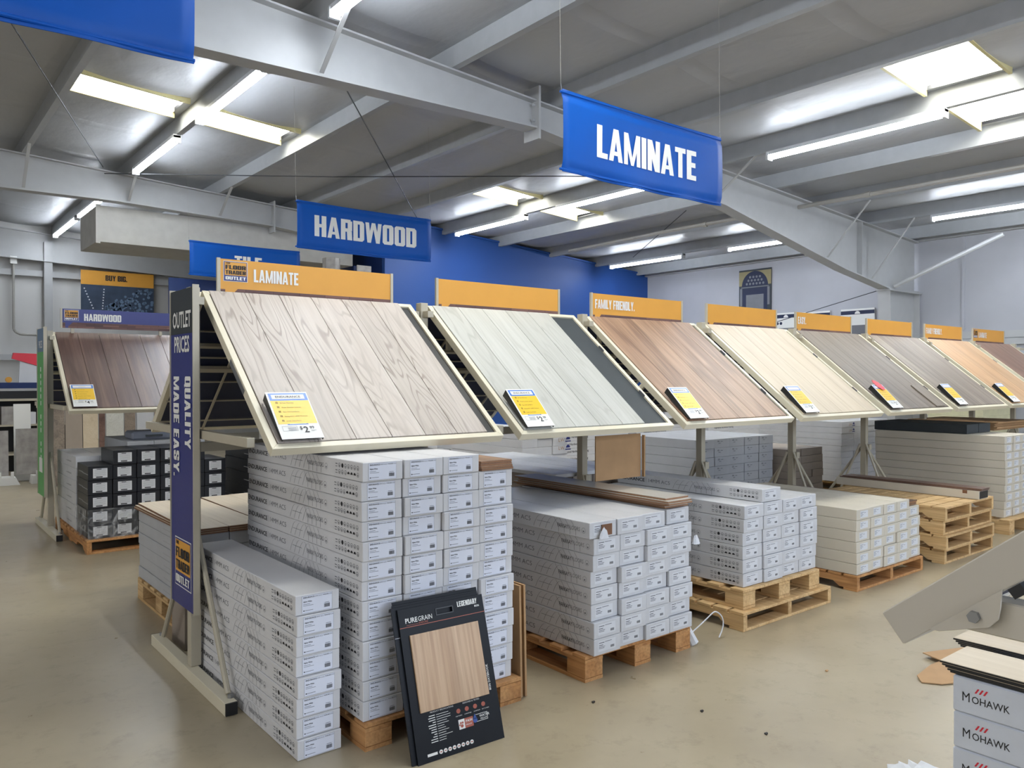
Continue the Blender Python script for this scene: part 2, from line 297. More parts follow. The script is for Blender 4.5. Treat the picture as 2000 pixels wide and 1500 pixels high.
# ---- heavy condensed block letters (own outlines) laid out in a plane: origin o, right vector rx, up vector ry
def glyphs():
    s, h = .225, .165
    def rect(x0, x1, y0, y1): return [(x0, y0), (x1, y0), (x1, y1), (x0, y1)]
    def ring(w, y0=0, y1=1, op=None):
        c = .09; L = [[(0, y0 + c), (s, y0 + c + .02), (s, y1 - c - .02), (0, y1 - c)], [(w - s, y0 + c + .02), (w, y0 + c), (w, y1 - c), (w - s, y1 - c - .02)],
             [(0, y0 + c), (c, y0), (w - c, y0), (w, y0 + c), (w - s, y0 + h), (s, y0 + h)], [(0, y1 - c), (s, y1 - h), (w - s, y1 - h), (w, y1 - c), (w - c, y1), (c, y1)],
             rect(0, s, y0 + c, y1 - c), rect(w - s, w, y0 + c, y1 - c)]
        return L
    W_ = .56; G = {}
    G['I'] = (s, [rect(0, s, 0, 1)])
    G['L'] = (.46, [rect(0, s, 0, 1), rect(0, .46, 0, h)])
    G['E'] = (.46, [rect(0, s, 0, 1), rect(0, .46, 0, h), rect(0, .46, 1 - h, 1), rect(0, .42, .43, .43 + h)])
    G['F'] = (.46, [rect(0, s, 0, 1), rect(0, .46, 1 - h, 1), rect(0, .42, .42, .42 + h)])
    G['T'] = (.5, [rect(.15, .35, 0, 1), rect(0, .5, 1 - h, 1)])
    G['H'] = (W_, [rect(0, s, 0, 1), rect(W_ - s, W_, 0, 1), rect(0, W_, .44, .6)])
    G['N'] = (W_ + .02, [rect(0, s - .02, 0, 1), rect(W_ - s + .04, W_ + .02, 0, 1), [(0, 1), (s, 1), (W_ + .02, 0), (W_ - s + .02, 0)]])
    G['M'] = (.74, [rect(0, .17, 0, 1), rect(.57, .74, 0, 1), [(0, 1), (.19, 1), (.43, 0), (.31, 0)], [(.55, 1), (.74, 1), (.43, 0), (.31, 0)]])
    G['W'] = (.84, [[(0, 1), (.19, 1), (.29, 0), (.1, 0)], [(.33, 1), (.48, 1), (.29, 0), (.1, 0)], [(.36, 1), (.51, 1), (.74, 0), (.55, 0)], [(.65, 1), (.84, 1), (.74, 0), (.55, 0)]])
    G['A'] = (.6, [[(0, 0), (.19, 0), (.37, 1), (.19, 1)], [(.41, 0), (.6, 0), (.41, 1), (.23, 1)], rect(.15, .45, .18, .31)])
    G['V'] = (.6, [[(0, 1), (.19, 1), (.39, 0), (.21, 0)], [(.41, 1), (.6, 1), (.39, 0), (.21, 0)]])
    G['Y'] = (.58, [[(0, 1), (.2, 1), (.38, .38), (.2, .38)], [(.38, 1), (.58, 1), (.38, .38), (.2, .38)], rect(.19, .39, 0, .42)])
    G['O'] = (W_, ring(W_)); G['Q'] = (W_, ring(W_) + [[(.3, .12), (.42, .2), (.6, -.04), (.46, -.1)]])
    G['D'] = (W_, [rect(0, s, 0, 1), rect(0, W_ - .1, 0, h), rect(0, W_ - .1, 1 - h, 1), rect(W_ - s, W_, .1, .9), [(W_ - .2, 0), (W_ - .1, 0), (W_, .1), (W_ - s, .16)], [(W_ - .2, 1), (W_ - .1, 1), (W_, .9), (W_ - s, .84)]])
    G['U'] = (W_, [rect(0, s, .1, 1), rect(W_ - s, W_, .1, 1), [(0, .1), (.1, 0), (W_ - .1, 0), (W_, .1), (W_ - s, h), (s, h)]])
    G['C'] = (W_, [rect(0, s, .09, .91), rect(W_ - s, W_, .62, .91), rect(W_ - s, W_, .09, .38)] + ring(W_)[2:4])
    G['G'] = (W_, G['C'][1] + [rect(.3, W_, .38, .5), rect(W_ - s, W_, .09, .5)])
    G['B'] = (W_, [rect(0, s, 0, 1), rect(0, W_ - .08, 0, h), rect(0, W_ - .08, 1 - h, 1), rect(0, W_ - .08, .45, .58), rect(W_ - s, W_, .07, .47), rect(W_ - s, W_, .56, .93)])
    G['P'] = (W_, [rect(0, s, 0, 1), rect(0, W_ - .08, 1 - h, 1), rect(0, W_ - .08, .4, .4 + h), rect(W_ - s, W_, .46, .93)])
    G['R'] = (W_, G['P'][1] + [[(W_ - s - .02, 0), (W_, 0), (W_ - .02, .45), (W_ - s - .04, .45)]])
    G['S'] = (.54, [rect(0, s, .55, .92), rect(.34, .54, .08, .5), rect(.34, .54, .66, .92), rect(0, s, .08, .34), [(0, .1), (.09, 0), (.45, 0), (.54, .1), (.34, h), (s, h)], [(0, .9), (.09, 1), (.45, 1), (.54, .9), (.34, 1 - h), (s, 1 - h)], [(0, .56), (.34, .36), (.54, .46), (.2, .66)]])
    G['.'] = (.18, [rect(0, .18, 0, .17)]); G["'"] = (.14, [rect(0, .14, .75, 1)])
    return G
GL = glyphs()
def blocktext(txt, h, cx, spacing=.055, wscale=1.0):
    """returns polygons in 2-D (x right, y up), left edge at 0; cx = horizontal squeeze"""
    x = 0; out = []
    for ch in txt:
        if ch == ' ': x += .28; continue
        w, P = GL[ch]
        for p in P: out.append([((x + a) * h * cx, b * h) for a, b in p])
        x += w + spacing
    return out, (x - spacing) * h * cx
def lay(mb, polys, o, rx, ry):
    o = Vector(o); rx = Vector(rx); ry = Vector(ry)
    n = rx.cross(ry).normalized()
    for k, p in enumerate(polys): mb.poly([o + rx * a + ry * b + n * (.00018 * (k % 12)) for a, b in p])
    return mb
FONTC = {}
def fonttext(txt, h, mat, xs=1.0, off=0.0, align='LEFT', key=None):
    """built-in font to mesh, cap height h, in local XY plane"""
    k = (txt, round(h, 5), mat, xs, off, align)
    if k in FONTC: return FONTC[k]
    cu = bpy.data.curves.new('text', 'FONT'); cu.body = txt; cu.size = h / .72; cu.offset = off * h; cu.align_x = align; cu.resolution_u = 2
    o = bpy.data.objects.new('text', cu); COL.objects.link(o)
    dg = bpy.context.evaluated_depsgraph_get(); ev = o.evaluated_get(dg); me = bpy.data.meshes.new_from_object(ev)
    bpy.data.objects.remove(o); bpy.data.curves.remove(cu)
    for v in me.vertices: v.co.x *= xs
    FONTC[k] = me; return me
def textverts(me):
    return [tuple(v.co) for v in me.vertices], [tuple(p.vertices) for p in me.polygons]
def addtext(mb, txt, h, o, rx, ry, xs=1.0, off=0.0, align='LEFT'):
    me = fonttext(txt, h, None, xs, off, align); vs, fs = textverts(me)
    n = len(mb.v); o = Vector(o); rx = Vector(rx); ry = Vector(ry)
    mb.v += [tuple(o + rx * a + ry * b) for a, b, c in vs]; mb.f += [tuple(n + i for i in f) for f in fs]
    return mb
def r2(mb, o, rx, ry, a0, a1, b0, b1):
    o = Vector(o); rx = Vector(rx); ry = Vector(ry)
    mb.poly([o + rx * a + ry * b for a, b in ((a0, b0), (a1, b0), (a1, b1), (a0, b1))]); return mb
def ringpoly(mb, o, rx, ry, cx, cy, r, w, seg=12):
    o = Vector(o); rx = Vector(rx); ry = Vector(ry)
    P = lambda t, q: o + rx * (cx + math.cos(t) * q) + ry * (cy + math.sin(t) * q)
    for i in range(seg):
        a = 2 * PI * i / seg; b = 2 * PI * (i + 1) / seg
        mb.poly([P(a, r), P(b, r), P(b, r - w), P(a, r - w)])
def disc(mb, o, rx, ry, cx, cy, r, seg=12, a0=0, a1=2 * PI):
    o = Vector(o); rx = Vector(rx); ry = Vector(ry)
    mb.poly([o + rx * (cx + math.cos(a0 + (a1 - a0) * i / seg) * r) + ry * (cy + math.sin(a0 + (a1 - a0) * i / seg) * r) for i in range(seg + (1 if a1 - a0 < 6 else 0))])
ORD = ['', 'first', 'second', 'third', 'fourth', 'fifth', 'sixth', 'seventh', 'eighth', 'ninth', 'tenth', 'eleventh', 'twelfth', 'thirteenth', 'fourteenth', 'fifteenth', 'sixteenth', 'seventeenth']
def colname(i, n):
    if n == 1: return 'only'
    if i == 0: return 'leftmost'
    if i == n - 1: return 'rightmost'
    return ORD[i + 1]
def rowname(j, n):
    if j == 0: return 'bottom'
    if j == n - 1: return 'topmost'
    return ORD[n - j] + ' from top'

# ------------------------------------------------------------------ building shell
XW = 16.3; SL = .0625; PD = .24; R0 = 5.308 + PD
PUR = [3.38 + 1.56 * k for k in range(-7, 9)]          # purlin lines
roof = lambda x: R0 - SL * x
struct('floor', MB().box(-8, XW + .1, -7, 22.6, -.1, 0), 'floor')
g = MB()   # insulation sagging between purlins
ny = 58; xs = []
for a in [-9.1] + PUR:
    for t in (0, .08, .3, .5, .7, .92): xs.append(a + t * 1.56)
xs = [x for x in xs if -8.02 <= x <= XW + .1] + [XW + .1]; xs = sorted(set(xs))
cells = [(1.82, 3.38), (3.38, 4.94), (8.06, 9.62), (9.62, 11.18)]; bands = [(3.28, 4.16), (10.95, 11.68)]
ys = sorted(set([-7 + 29.6 * i / ny for i in range(ny + 1)] + [b for bb in bands for b in bb]))
def rz(x, y):
    k = (x - PUR[0]) / 1.56; t = k - math.floor(k)
    return roof(x) - .075 * math.sin(PI * t) ** .7 + .012 * math.sin(y * 2.1 + math.floor(k) * 1.7) * math.sin(PI * t)
idx = {}
for i, x in enumerate(xs):
    for j, y in enumerate(ys): idx[i, j] = len(g.v); g.v.append((x, y, rz(x, y)))
for i in range(len(xs) - 1):
    for j in range(len(ys) - 1):
        mx, my = (xs[i] + xs[i + 1]) / 2, (ys[j] + ys[j + 1]) / 2
        if any(a + .1 < mx < b - .1 for a, b in cells) and any(a < my < b for a, b in bands): continue
        g.f.append((idx[i, j], idx[i + 1, j], idx[i + 1, j + 1], idx[i, j + 1]))
ce = obj('ceiling', g.flatmesh('ceiling', 'ceil')); ce['kind'] = 'structure'
for p in ce.data.polygons: p.use_smooth = True
struct('ceiling_deck', MB().prism([(-8, -7, roof(-8) + .12), (XW + .1, -7, roof(XW) + .12), (XW + .1, -7, roof(XW) + .17), (-8, -7, roof(-8) + .17)], (0, 29.6, 0)), 'wallw')
for ci, (a, b) in enumerate(cells):
    for bi, (y0, y1) in enumerate(bands):
        s = struct('window_%d' % (ci * 2 + bi + 1), MB().prism([(a + .14, y0, roof(a) + .02), (b - .14, y0, roof(b) + .02), (b - .14, y0, roof(b) + .035), (a + .14, y0, roof(a) + .035)], (0, y1 - y0, 0)), 'sky')
        f = MB()
        f.prism([(a + .1, y0 - .02, roof(a) - .09), (b - .1, y0 - .02, roof(b) - .09), (b - .1, y0 - .02, roof(b) + .05), (a + .1, y0 - .02, roof(a) + .05)], (0, .035, 0))
        f.prism([(a + .1, y1 - .015, roof(a) - .09), (b - .1, y1 - .015, roof(b) - .09), (b - .1, y1 - .015, roof(b) + .05), (a + .1, y1 - .015, roof(a) + .05)], (0, .035, 0))
        sub('window_frame', f, 'skyf', s)
# walls
g = MB().box(XW, XW + .15, -7, 22.6, 0, 4.55); w = struct('wall_right', g, 'wallw')
g = MB().box(XW - .03, XW, -7, 14.4, 2.33, 2.46).box(XW - .05, XW, -7, 14.4, 2.2, 2.32); sub('girt', g, 'steel', w)
g = MB().box(XW - .12, XW, -7, 14.4, 4.30, 4.36); sub('top_angle', g, 'steel', w)
g = MB()
for y in (6.4,): g.box(XW - .025, XW, y - .03, y + .03, 2.5, 4.3)
sub('seam', g, 'wallw', w)
w = struct('wall_back', MB().box(-8, XW, 22.5, 22.65, 0, 5.7), 'wallback')
g = MB()
for z in (2.1, 4.16): g.box(-8, 8, 22.36, 22.5, z - .1, z + .04)
sub('girt', g, 'steel', w)
struct('wall_left', MB().box(-8.1, -8, -7, -1.6, 0, 6).box(-8.1, -8, 7.6, 22.6, 0, 6).box(-8.1, -8, -1.6, 7.6, 3.9, 6), 'wallw')
struct('wall_front', MB().box(-8, -1.6, -7.1, -7, 0, 6).box(10.6, XW, -7.1, -7, 0, 5).box(-1.6, 10.6, -7.1, -7, 3.9, 6), 'wallw')
# blue partition: top follows the roof slope
bt = lambda x: 1.6 + .2265 * 14.4 - .068 * (x - 9.3)
w = struct('wall_blue', MB().prism([(8.2, 14.4, 0), (XW, 14.4, 0), (XW, 14.4, bt(XW)), (8.2, 14.4, bt(8.2))], (0, .12, 0)), 'blue')
sub('trim', MB().prism([(8.2, 14.36, bt(8.2) - .05), (XW, 14.36, bt(XW) - .05), (XW, 14.36, bt(XW) - .01), (8.2, 14.36, bt(8.2) - .01)], (0, .03, 0)), 'blue', w)
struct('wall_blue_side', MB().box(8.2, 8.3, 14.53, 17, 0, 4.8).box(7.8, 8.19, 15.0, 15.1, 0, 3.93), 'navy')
struct('wall_alcove', MB().box(6.3, 6.5, 16.3, 16.4, 0, 3.92).box(6.5, 7.3, 16.3, 16.4, 0, 2.9).box(7.3, 8.19, 16.3, 16.4, 0, 3.92), 'soffit')
struct('trim_1', MB().box(2.95, 7.8, 15.05, 16.45, 3.93, 4.55).box(2.93, 3.0, 15.03, 15.05, 3.9, 4.57), 'soffit')
struct('door_1', MB().box(6.55, 7.25, 16.26, 16.3, 2.9, 3.86), 'navy')
# rafters
def rafter(n, y, bot, x1, label, colm=False):
    t = thing('roof_rafter', label, 'beam', (bot[0][0], y, 4.5)); off = Vector((-bot[0][0], 0, -4.5))
    zt = lambda x: R0 - PD - SL * x
    top = [(x, zt(x)) for x, _ in reversed(bot)]
    web = MB().prism([Vector((x, -.006, z)) + off for x, z in bot + top], (0, .012, 0)); part('web', web, 'steel', t)
    fl = MB()
    for (xa, za), (xb, zb) in zip(bot[:-1], bot[1:]):
        fl.prism([Vector((xa, -.11, za)) + off, Vector((xb, -.11, zb)) + off, Vector((xb, -.11, zb - .02)) + off, Vector((xa, -.11, za - .02)) + off], (0, .22, 0))
    part('lower_flange', fl, 'steel', t)
    xa, xb = bot[0][0], bot[-1][0]
    part('upper_flange', MB().prism([Vector((xa, -.1, zt(xa) - .02)) + off, Vector((xb, -.1, zt(xb) - .02)) + off, Vector((xb, -.1, zt(xb))) + off, Vector((xa, -.1, zt(xa))) + off], (0, .2, 0)), 'steel', t)
    return t, off
bot1 = [(-7.9, 4.38), (2.2, 4.533), (6.18, 4.6), (9.86, 4.183), (13.37, 3.524), (14.95, 3.3), (XW - .08, 3.3)]
t, off = rafter(1, 7.3, bot1, XW, 'deep tapered white steel roof rafter running behind the LAMINATE banner down to the wall column')
zt = lambda x: R0 - PD - SL * x
g = MB().box(6.17, 6.2, -.14, .14, 4.45, 5.08).xform(Matrix.Translation(off)); part('splice_plate', g, 'steel', t)
for z in (4.68, 4.86): part('bolt', MB().tube((6.13, -.06, z), (6.24, -.06, z), .016, 6).xform(Matrix.Translation(off)), 'steel', t)
part('stiffener', MB().box(13.95, 13.98, -.1, .1, 3.46, zt(13.9) - .02).xform(Matrix.Translation(off)), 'steel', t)
def botat(bot, x):
    for (a, za), (b, zb) in zip(bot[:-1], bot[1:]):
        if a <= x <= b: return za + (zb - za) * (x - a) / (b - a)
for x in (3.38, 9.62, 12.74, 14.3):
    g = MB().beam(Vector((x + .02, -.1, botat(bot1, x) + .02)) + off, Vector((x + .02, -.95, roof(x) - .12)) + off, .045, .012)
    part('flange_brace', g, 'steel', t)
bot2 = [(-7.9, 4.55), (3.2, 4.63), (6.0, 4.53), (12, 3.9), (XW - .08, 3.4)]
t, off = rafter(2, 14.9, bot2, XW, 'white steel roof rafter above the boxed soffit at the back left')
for x in [p for p in PUR if 1.5 < p < 7]:
    part('flange_brace', MB().beam(Vector((x + .02, -.1, botat(bot2, x) + .02)) + off, Vector((x + .02, -.9, roof(x) - .12)) + off, .045, .012), 'steel', t)
g = MB().box(5.98, 6.01, -.13, .13, 4.4, 5.0).xform(Matrix.Translation(off)); part('splice_plate', g, 'steel', t)
rafter(3, 22.3, [(-7.9, 4.9), (XW - .08, 3.9)], XW, 'farthest grey roof rafter running along the back wall')
# far column and wall conduit
t = thing('wall_column', 'slim white steel column on the far back wall left of the BUY BIG poster', 'column', (3.28, 22.28, 0))
part('web', MB().box(-.09, .09, -.06, .06, 0, 4.9), 'steel', t); part('base_plate', MB().box(-.14, .14, -.12, .12, 0, .02), 'steel', t)
g = MB().path([(2.56, 22.33, 5.0), (2.56, 22.33, 2.75), (2.6, 22.33, 2.68), (2.7, 22.33, 2.63), (3.1, 22.33, 2.62)], .03, 8)
t = thing('wall_conduit', 'grey electrical conduit bending along the far back wall', 'pipe', (2.56, 22.33, 2.6))
part('tube', g.xform(Matrix.Translation((-2.56, -22.33, -2.6))), 'pipe', t); part('junction_box', MB().box(-.07, .07, -.06, .05, 1.72, 1.9), 'white', t)
# main column
t = thing('portal_column', 'wide tapered steel column against the right wall under the long rafter', 'column', (15.6, 7.3, 0))
part('web', MB().prism([(-.3, -.006, 0), (.6, -.006, 0), (.6, -.006, 3.27), (-.62, -.006, 3.27)], (0, .012, 0)), 'steel', t)
part('inner_flange', MB().prism([(-.32, -.12, 0), (-.3, -.12, 0), (-.62, -.12, 3.27), (-.64, -.12, 3.27)], (0, .24, 0)), 'steel', t)
part('outer_flange', MB().box(.6, .62, -.12, .12, 0, 3.27), 'steel', t)
part('cap_plate', MB().box(-.66, .68, -.13, .13, 3.245, 3.275), 'steel', t)
g = MB().tube((-.5, -.14, 3.32), (-.2, -1.9, 4.1), .04, 8); part('strut', g, 'steel', t)
# purlins
names = {}
for k, x in enumerate(PUR):
    if x < -7.8 or x > XW: continue
    g = MB(); z = roof(x) + .0
    g.prism([(-.07, -14.5, -.01), (-.004, -14.5, -.01), (-.004, -14.5, -PD), (.08, -14.5, -PD), (.08, -14.5, -PD + .022), (.076, -14.5, -PD + .022), (.076, -14.5, -PD + .005), (.003, -14.5, -PD + .005), (.003, -14.5, -.004), (-.07, -14.5, -.004)], (0, 29, 0))
    side = 'left' if x < 1.5 else ('right' if x > 6.6 else 'middle')
    o = solo('roof_purlin', g, 'purl', 'long grey roof purlin, %s counted from the right wall' % ORD[len([p for p in PUR if XW > p >= x])], 'purlin', (x, 7.9, roof(x) + .0), group='roof purlins')
# ceiling pipe
g = MB().path([(12.0, -1, 4.42), (12.0, 3, 4.42), (12.0, 9.9, 4.44), (12.1, 13, 4.42)], .035, 8)
for y in (0, 3, 6.1, 9.2): g.tube((12, y - .04, 4.43), (12, y + .04, 4.43), .048, 8)
solo('ceiling_pipe', g, 'pipe', 'grey pipe run under the roof parallel to the purlins on the right', 'pipe')
# cables
CB = [([(4.24, 8.39, 4.99), (9.03, 14.2, 4.69)], 'thin dark brace rod crossing down behind the HARDWOOD banner'),
      ([(3.0, 14.7, 5.03), (5.9, 11.9, 4.88), (8.32, 9.14, 4.73), (9.9, 7.5, 4.63)], 'thin dark brace rod running level across the middle bay'),
      ([(11.2, 9.0, 4.55), (13.7, 12.55, 4.38)], 'thin dark brace rod below the right tip of the LAMINATE banner'),
      ([(1.06, 9.4, 5.19), (2.92, 14.4, 5.06)], 'thin dark brace rod between purlins above the far left lamps'),
      ([(14.98, 7.31, 3.28), (16.28, 11.6, 2.62)], 'dark guy cable sloping down beside the wall column')]
for pts, lb in CB: solo('brace_cable', MB().path(pts, .008, 5), 'cable', lb, 'cable')
# lamps
def lamp_proto(x, y0, y1, label):
    t = thing('strip_lamp', label, 'ceiling lamp', (x, (y0 + y1) / 2, roof(x) - PD), (0, 0, 0), 'fluorescent strip lamps under the roof')
    h = (y1 - y0) / 2
    part('housing', MB().box(-.05, .05, -h, h, -.05, -.003), 'fix', t)
    for s in (-.028, .028): part('tube', MB().tube((s, -h + .04, -.085), (s, h - .04, -.085), .019, 8), 'tube', t)
    part('socket', MB().box(-.055, .055, -h, -h + .035, -.12, -.02), 'fix', t); part('socket', MB().box(-.055, .055, h - .035, h, -.12, -.02), 'fix', t)
    return t
LP = [(9.62, 3.97, 6.31, 'lit strip lamp right of the LAMINATE banner below the large skylight'), (9.62, 8.3, 10.65, 'lit strip lamp just under the left edge of the LAMINATE banner'), (9.62, 11.54, 13.85, 'lit strip lamp ending against the blue wall right of the HARDWOOD banner'),
      (9.62, .4, 2.75, None), (9.62, -3.2, -.85, None),
      (14.3, 3.8, 6.14, 'lit strip lamp at the far right edge above the white wall'), (14.3, 8.0, 10.35, 'short looking lit strip lamp left of the rafter over the white wall'), (14.3, 11.55, 13.85, 'lit strip lamp touching the right part of the blue wall'), (14.3, .2, 2.5, None),
      (3.38, 11.9, 14.25, 'lit strip lamp low on the left, nearer end of the left line'), (3.38, 8.55, 10.9, 'lit strip lamp meeting the left skylight above it'), (3.38, 19.2, 21.9, 'farthest small lit strip lamp at the left edge'), (3.38, 16.6, 18.9, 'small lit strip lamp beside the boxed soffit'),
      (3.38, 4.6, 6.9, None), (3.38, 1.2, 3.5, None), (3.38, -2.4, -.1, None), (-2.86, 1.5, 3.8, None), (-2.86, 8.5, 10.8, None), (-2.86, 15, 17.3, None)]
for x, y0, y1, lb in LP:
    lamp_proto(x, y0, y1, lb or 'lit strip lamp out of view, %s of the unseen lamps listed from the entrance' % ORD[1 + [q[0] * 100 + q[1] for q in sorted([z for z in LP if not z[3]], key=lambda z: (z[0], z[1]))].index(x * 100 + y0)])

# ------------------------------------------------------------------ banners
def banner(x0, y, z0, w, h, txt, label, tx=0, tz=0, tw=1, th=.28):
    t = thing('hanging_banner', label, 'banner', (x0, y, z0))
    g = MB(); n = 26; m = 24; P = {}
    for i in range(n + 1):
        for j in range(m + 1):
            a = i / n; b = j / m
            d = .012 * math.sin(b * PI) * math.sin(a * 7 + 1) + .01 * math.sin(a * 19) * math.exp(-b * 6)
            if b > .88: d -= .014 * math.sin((b - .88) / .12 * PI)
            if b < .1: d -= .014 * math.sin(b / .1 * PI)
            P[i, j] = len(g.v); g.v.append((a * w, -d - .004, b * h - .012 * math.sin(a * PI)))
    for i in range(n):
        for j in range(m): g.f.append((P[i, j], P[i + 1, j], P[i + 1, j + 1], P[i, j + 1]))
    me = g.flatmesh('sheet', 'banner'); me.polygons.foreach_set('use_smooth', [True] * len(me.polygons)); sh = obj('sheet', me, t)
    so = sh.modifiers.new('thickness', 'SOLIDIFY'); so.thickness = .003; so.offset = 1
    for k, zz in enumerate((.02, h - .02)): part('rod', MB().tube((-.012 if k else -.016, .006, zz), (w + .006, .006, zz), .01, 8), 'banner', t)
    g = MB()
    for xx in (.0, w): pass
    for xx in (.0, w):
        part('hanging_hook', MB().path([(xx, .006, h - .02), (xx - .008, .006, h + .045)], .004, 5), 'chrome', t)
        part('hanging_wire', MB().path([(xx - .008, .006, h + .045), (xx - .03, .006, roof(x0 + xx) - z0 - .05)], .0012, 4), 'pipe', t)
    if txt:
        pl, tw_ = blocktext(txt, th, 1); sc = tw / tw_; pl = [[(a * sc, b) for a, b in p] for p in pl]
        g = MB(); lay(g, pl, (tx, 0, tz), (1, 0, 0), (0, 0, 1))
        def dd(a, b):
            d = .012 * math.sin(b * PI) * math.sin(a * 7 + 1) + .01 * math.sin(a * 19) * math.exp(-b * 6)
            return d
        g.v = [(a, b - dd(a / w, c / h) - .0095, c) for a, b, c in g.v]
        obj('lettering', g.flatmesh('lettering', 'bantxt'), t)
    return t
banner(4.02, 4.4, 3.145, 1.945, .62, 'LAMINATE', 'blue hanging banner reading LAMINATE in front of the long rafter', .353, .168, 1.221, .255)
banner(4.1, 9.4, 3.215, 1.985, .605, 'HARDWOOD', 'blue hanging banner reading HARDWOOD left of the blue wall', .229, .173, 1.512, .266)
banner(4.23, 14.2, 3.37, 2.02, .61, 'TILE', 'farthest blue hanging banner reading TILE, half hidden behind the orange laminate sign', .784, .15, .5, .26)
banner(-.75, 4.0, 3.13, 1.965, .62, None, 'large blue banner cut off by the top left corner of the photo')

# ------------------------------------------------------------------ sloped display racks
TW, TL, TD, ANG = 1.305, 1.246, .045, math.radians(39.04)
P = 1.432
def card_proto(brand, price, kind='card'):
    t = thing('price_card', 'x', 'price card')
    # lies in local XY: x right, y up the slope, z off the board
    w, h = .2, .285
    part('card_holder', MB().prism([(0, 0, 0), (0, h, 0), (0, h, .045), (0, 0, .012)], (.004, 0, 0)).prism([(0, 0, .012), (w, 0, .012), (w, h, .045), (0, h, .045)], (0, 0, -.003)).prism([(w - .004, 0, 0), (w - .004, h, 0), (w - .004, h, .045), (w - .004, 0, .012)], (.004, 0, 0)), 'black', t)
    n = Vector((0, -.033, h)).normalized(); up = Vector((0, h, .033)).normalized(); o0 = Vector((0, 0, .0135))
    rx = (1, 0, 0); ry = tuple(up); e = lambda k: tuple(o0 + n * .0006 * k)
    g = MB(); r2(g, e(1), rx, ry, -.002, w + .002, -.002, h + .004); pp_ = obj('paper', g.flatmesh('paper', 'white'), t)
    g = MB(); r2(g, e(2), rx, ry, .008, w - .004, .235, h - .004); r2(g, e(2), rx, ry, .05, w - .05, .082, .094); obj('blue_band', g.flatmesh('blue_band', 'cardblue'), pp_)
    g = MB(); r2(g, e(2.2), rx, ry, .008, w - .004, .088, .233); obj('yellow_panel', g.flatmesh('yellow_panel', 'cardyel'), pp_)
    g = MB(); r2(g, e(3), rx, ry, .02, w - .018, .243, .272); r2(g, e(3), rx, ry, .06, w - .06, .086, .0885); obj('name_plate', g.flatmesh('name_plate', 'white'), pp_)
    g = MB(); addtext(g, brand, .013, tuple(Vector(e(4)) + up * .251 + Vector((w / 2, 0, 0))), rx, ry, 1.15, .01, 'CENTER')
    for i, s in enumerate(('20 Year Warranty', 'Water Resistant Laminate', 'Easy Click Installation', 'Rating AC5 | 14MM Thickness', 'Lower Sound Rates')):
        yy = .215 - i * .028
        addtext(g, s, .0065, tuple(Vector(e(4)) + up * yy + Vector((.05, 0, 0))), rx, ry)
        for q in (0, 1):
            r2(g, e(4), rx, ry, .03, .034, yy + q * .006, yy + .004 + q * .006); r2(g, e(4), rx, ry, .036, .04, yy + q * .006, yy + .004 + q * .006)
    addtext(g, '$', .02, tuple(Vector(e(4)) + up * .052 + Vector((.1, 0, 0))), rx, ry)
    addtext(g, price[0], .036, tuple(Vector(e(4)) + up * .034 + Vector((.117, 0, 0))), rx, ry, 1, .02)
    addtext(g, price[1:], .017, tuple(Vector(e(4)) + up * .054 + Vector((.148, 0, 0))), rx, ry)
    addtext(g, 'SQ.FT', .007, tuple(Vector(e(4)) + up * .04 + Vector((.152, 0, 0))), rx, ry)
    obj('print', g.flatmesh('print', 'ink'), pp_)
    g = MB(); r2(g, e(3), rx, ry, .018, .09, .045, .0465); r2(g, e(3), rx, ry, .018, .09, .073, .0745); r2(g, e(3), rx, ry, .018, .0195, .045, .0745); r2(g, e(3), rx, ry, .0885, .09, .045, .0745)
    for i in range(3): r2(g, e(3), rx, ry, .045, .085, .05 + i * .007, .053 + i * .007)
    obj('stamp', g.flatmesh('stamp', 'lgink'), pp_)
    return t
CARDS = {('ENDURANCE', '299'): card_proto('ENDURANCE', '299')}
def place_card(brand, price, tray, lab, ox=.045, oy=.03):
    key = (brand, price); mw = tray.matrix_basis
    loc = mw @ Vector((ox, oy, .0125))
    if key not in CARDS: CARDS[key] = card_proto(brand, price)
    c = CARDS[key]
    if c.get('used'): c = copytree(c, label=lab)
    c['used'] = 1; c['label'] = lab; c['group'] = 'price cards on the sloped trays'
    c.location = loc; c.rotation_euler = tray.rotation_euler
    return c
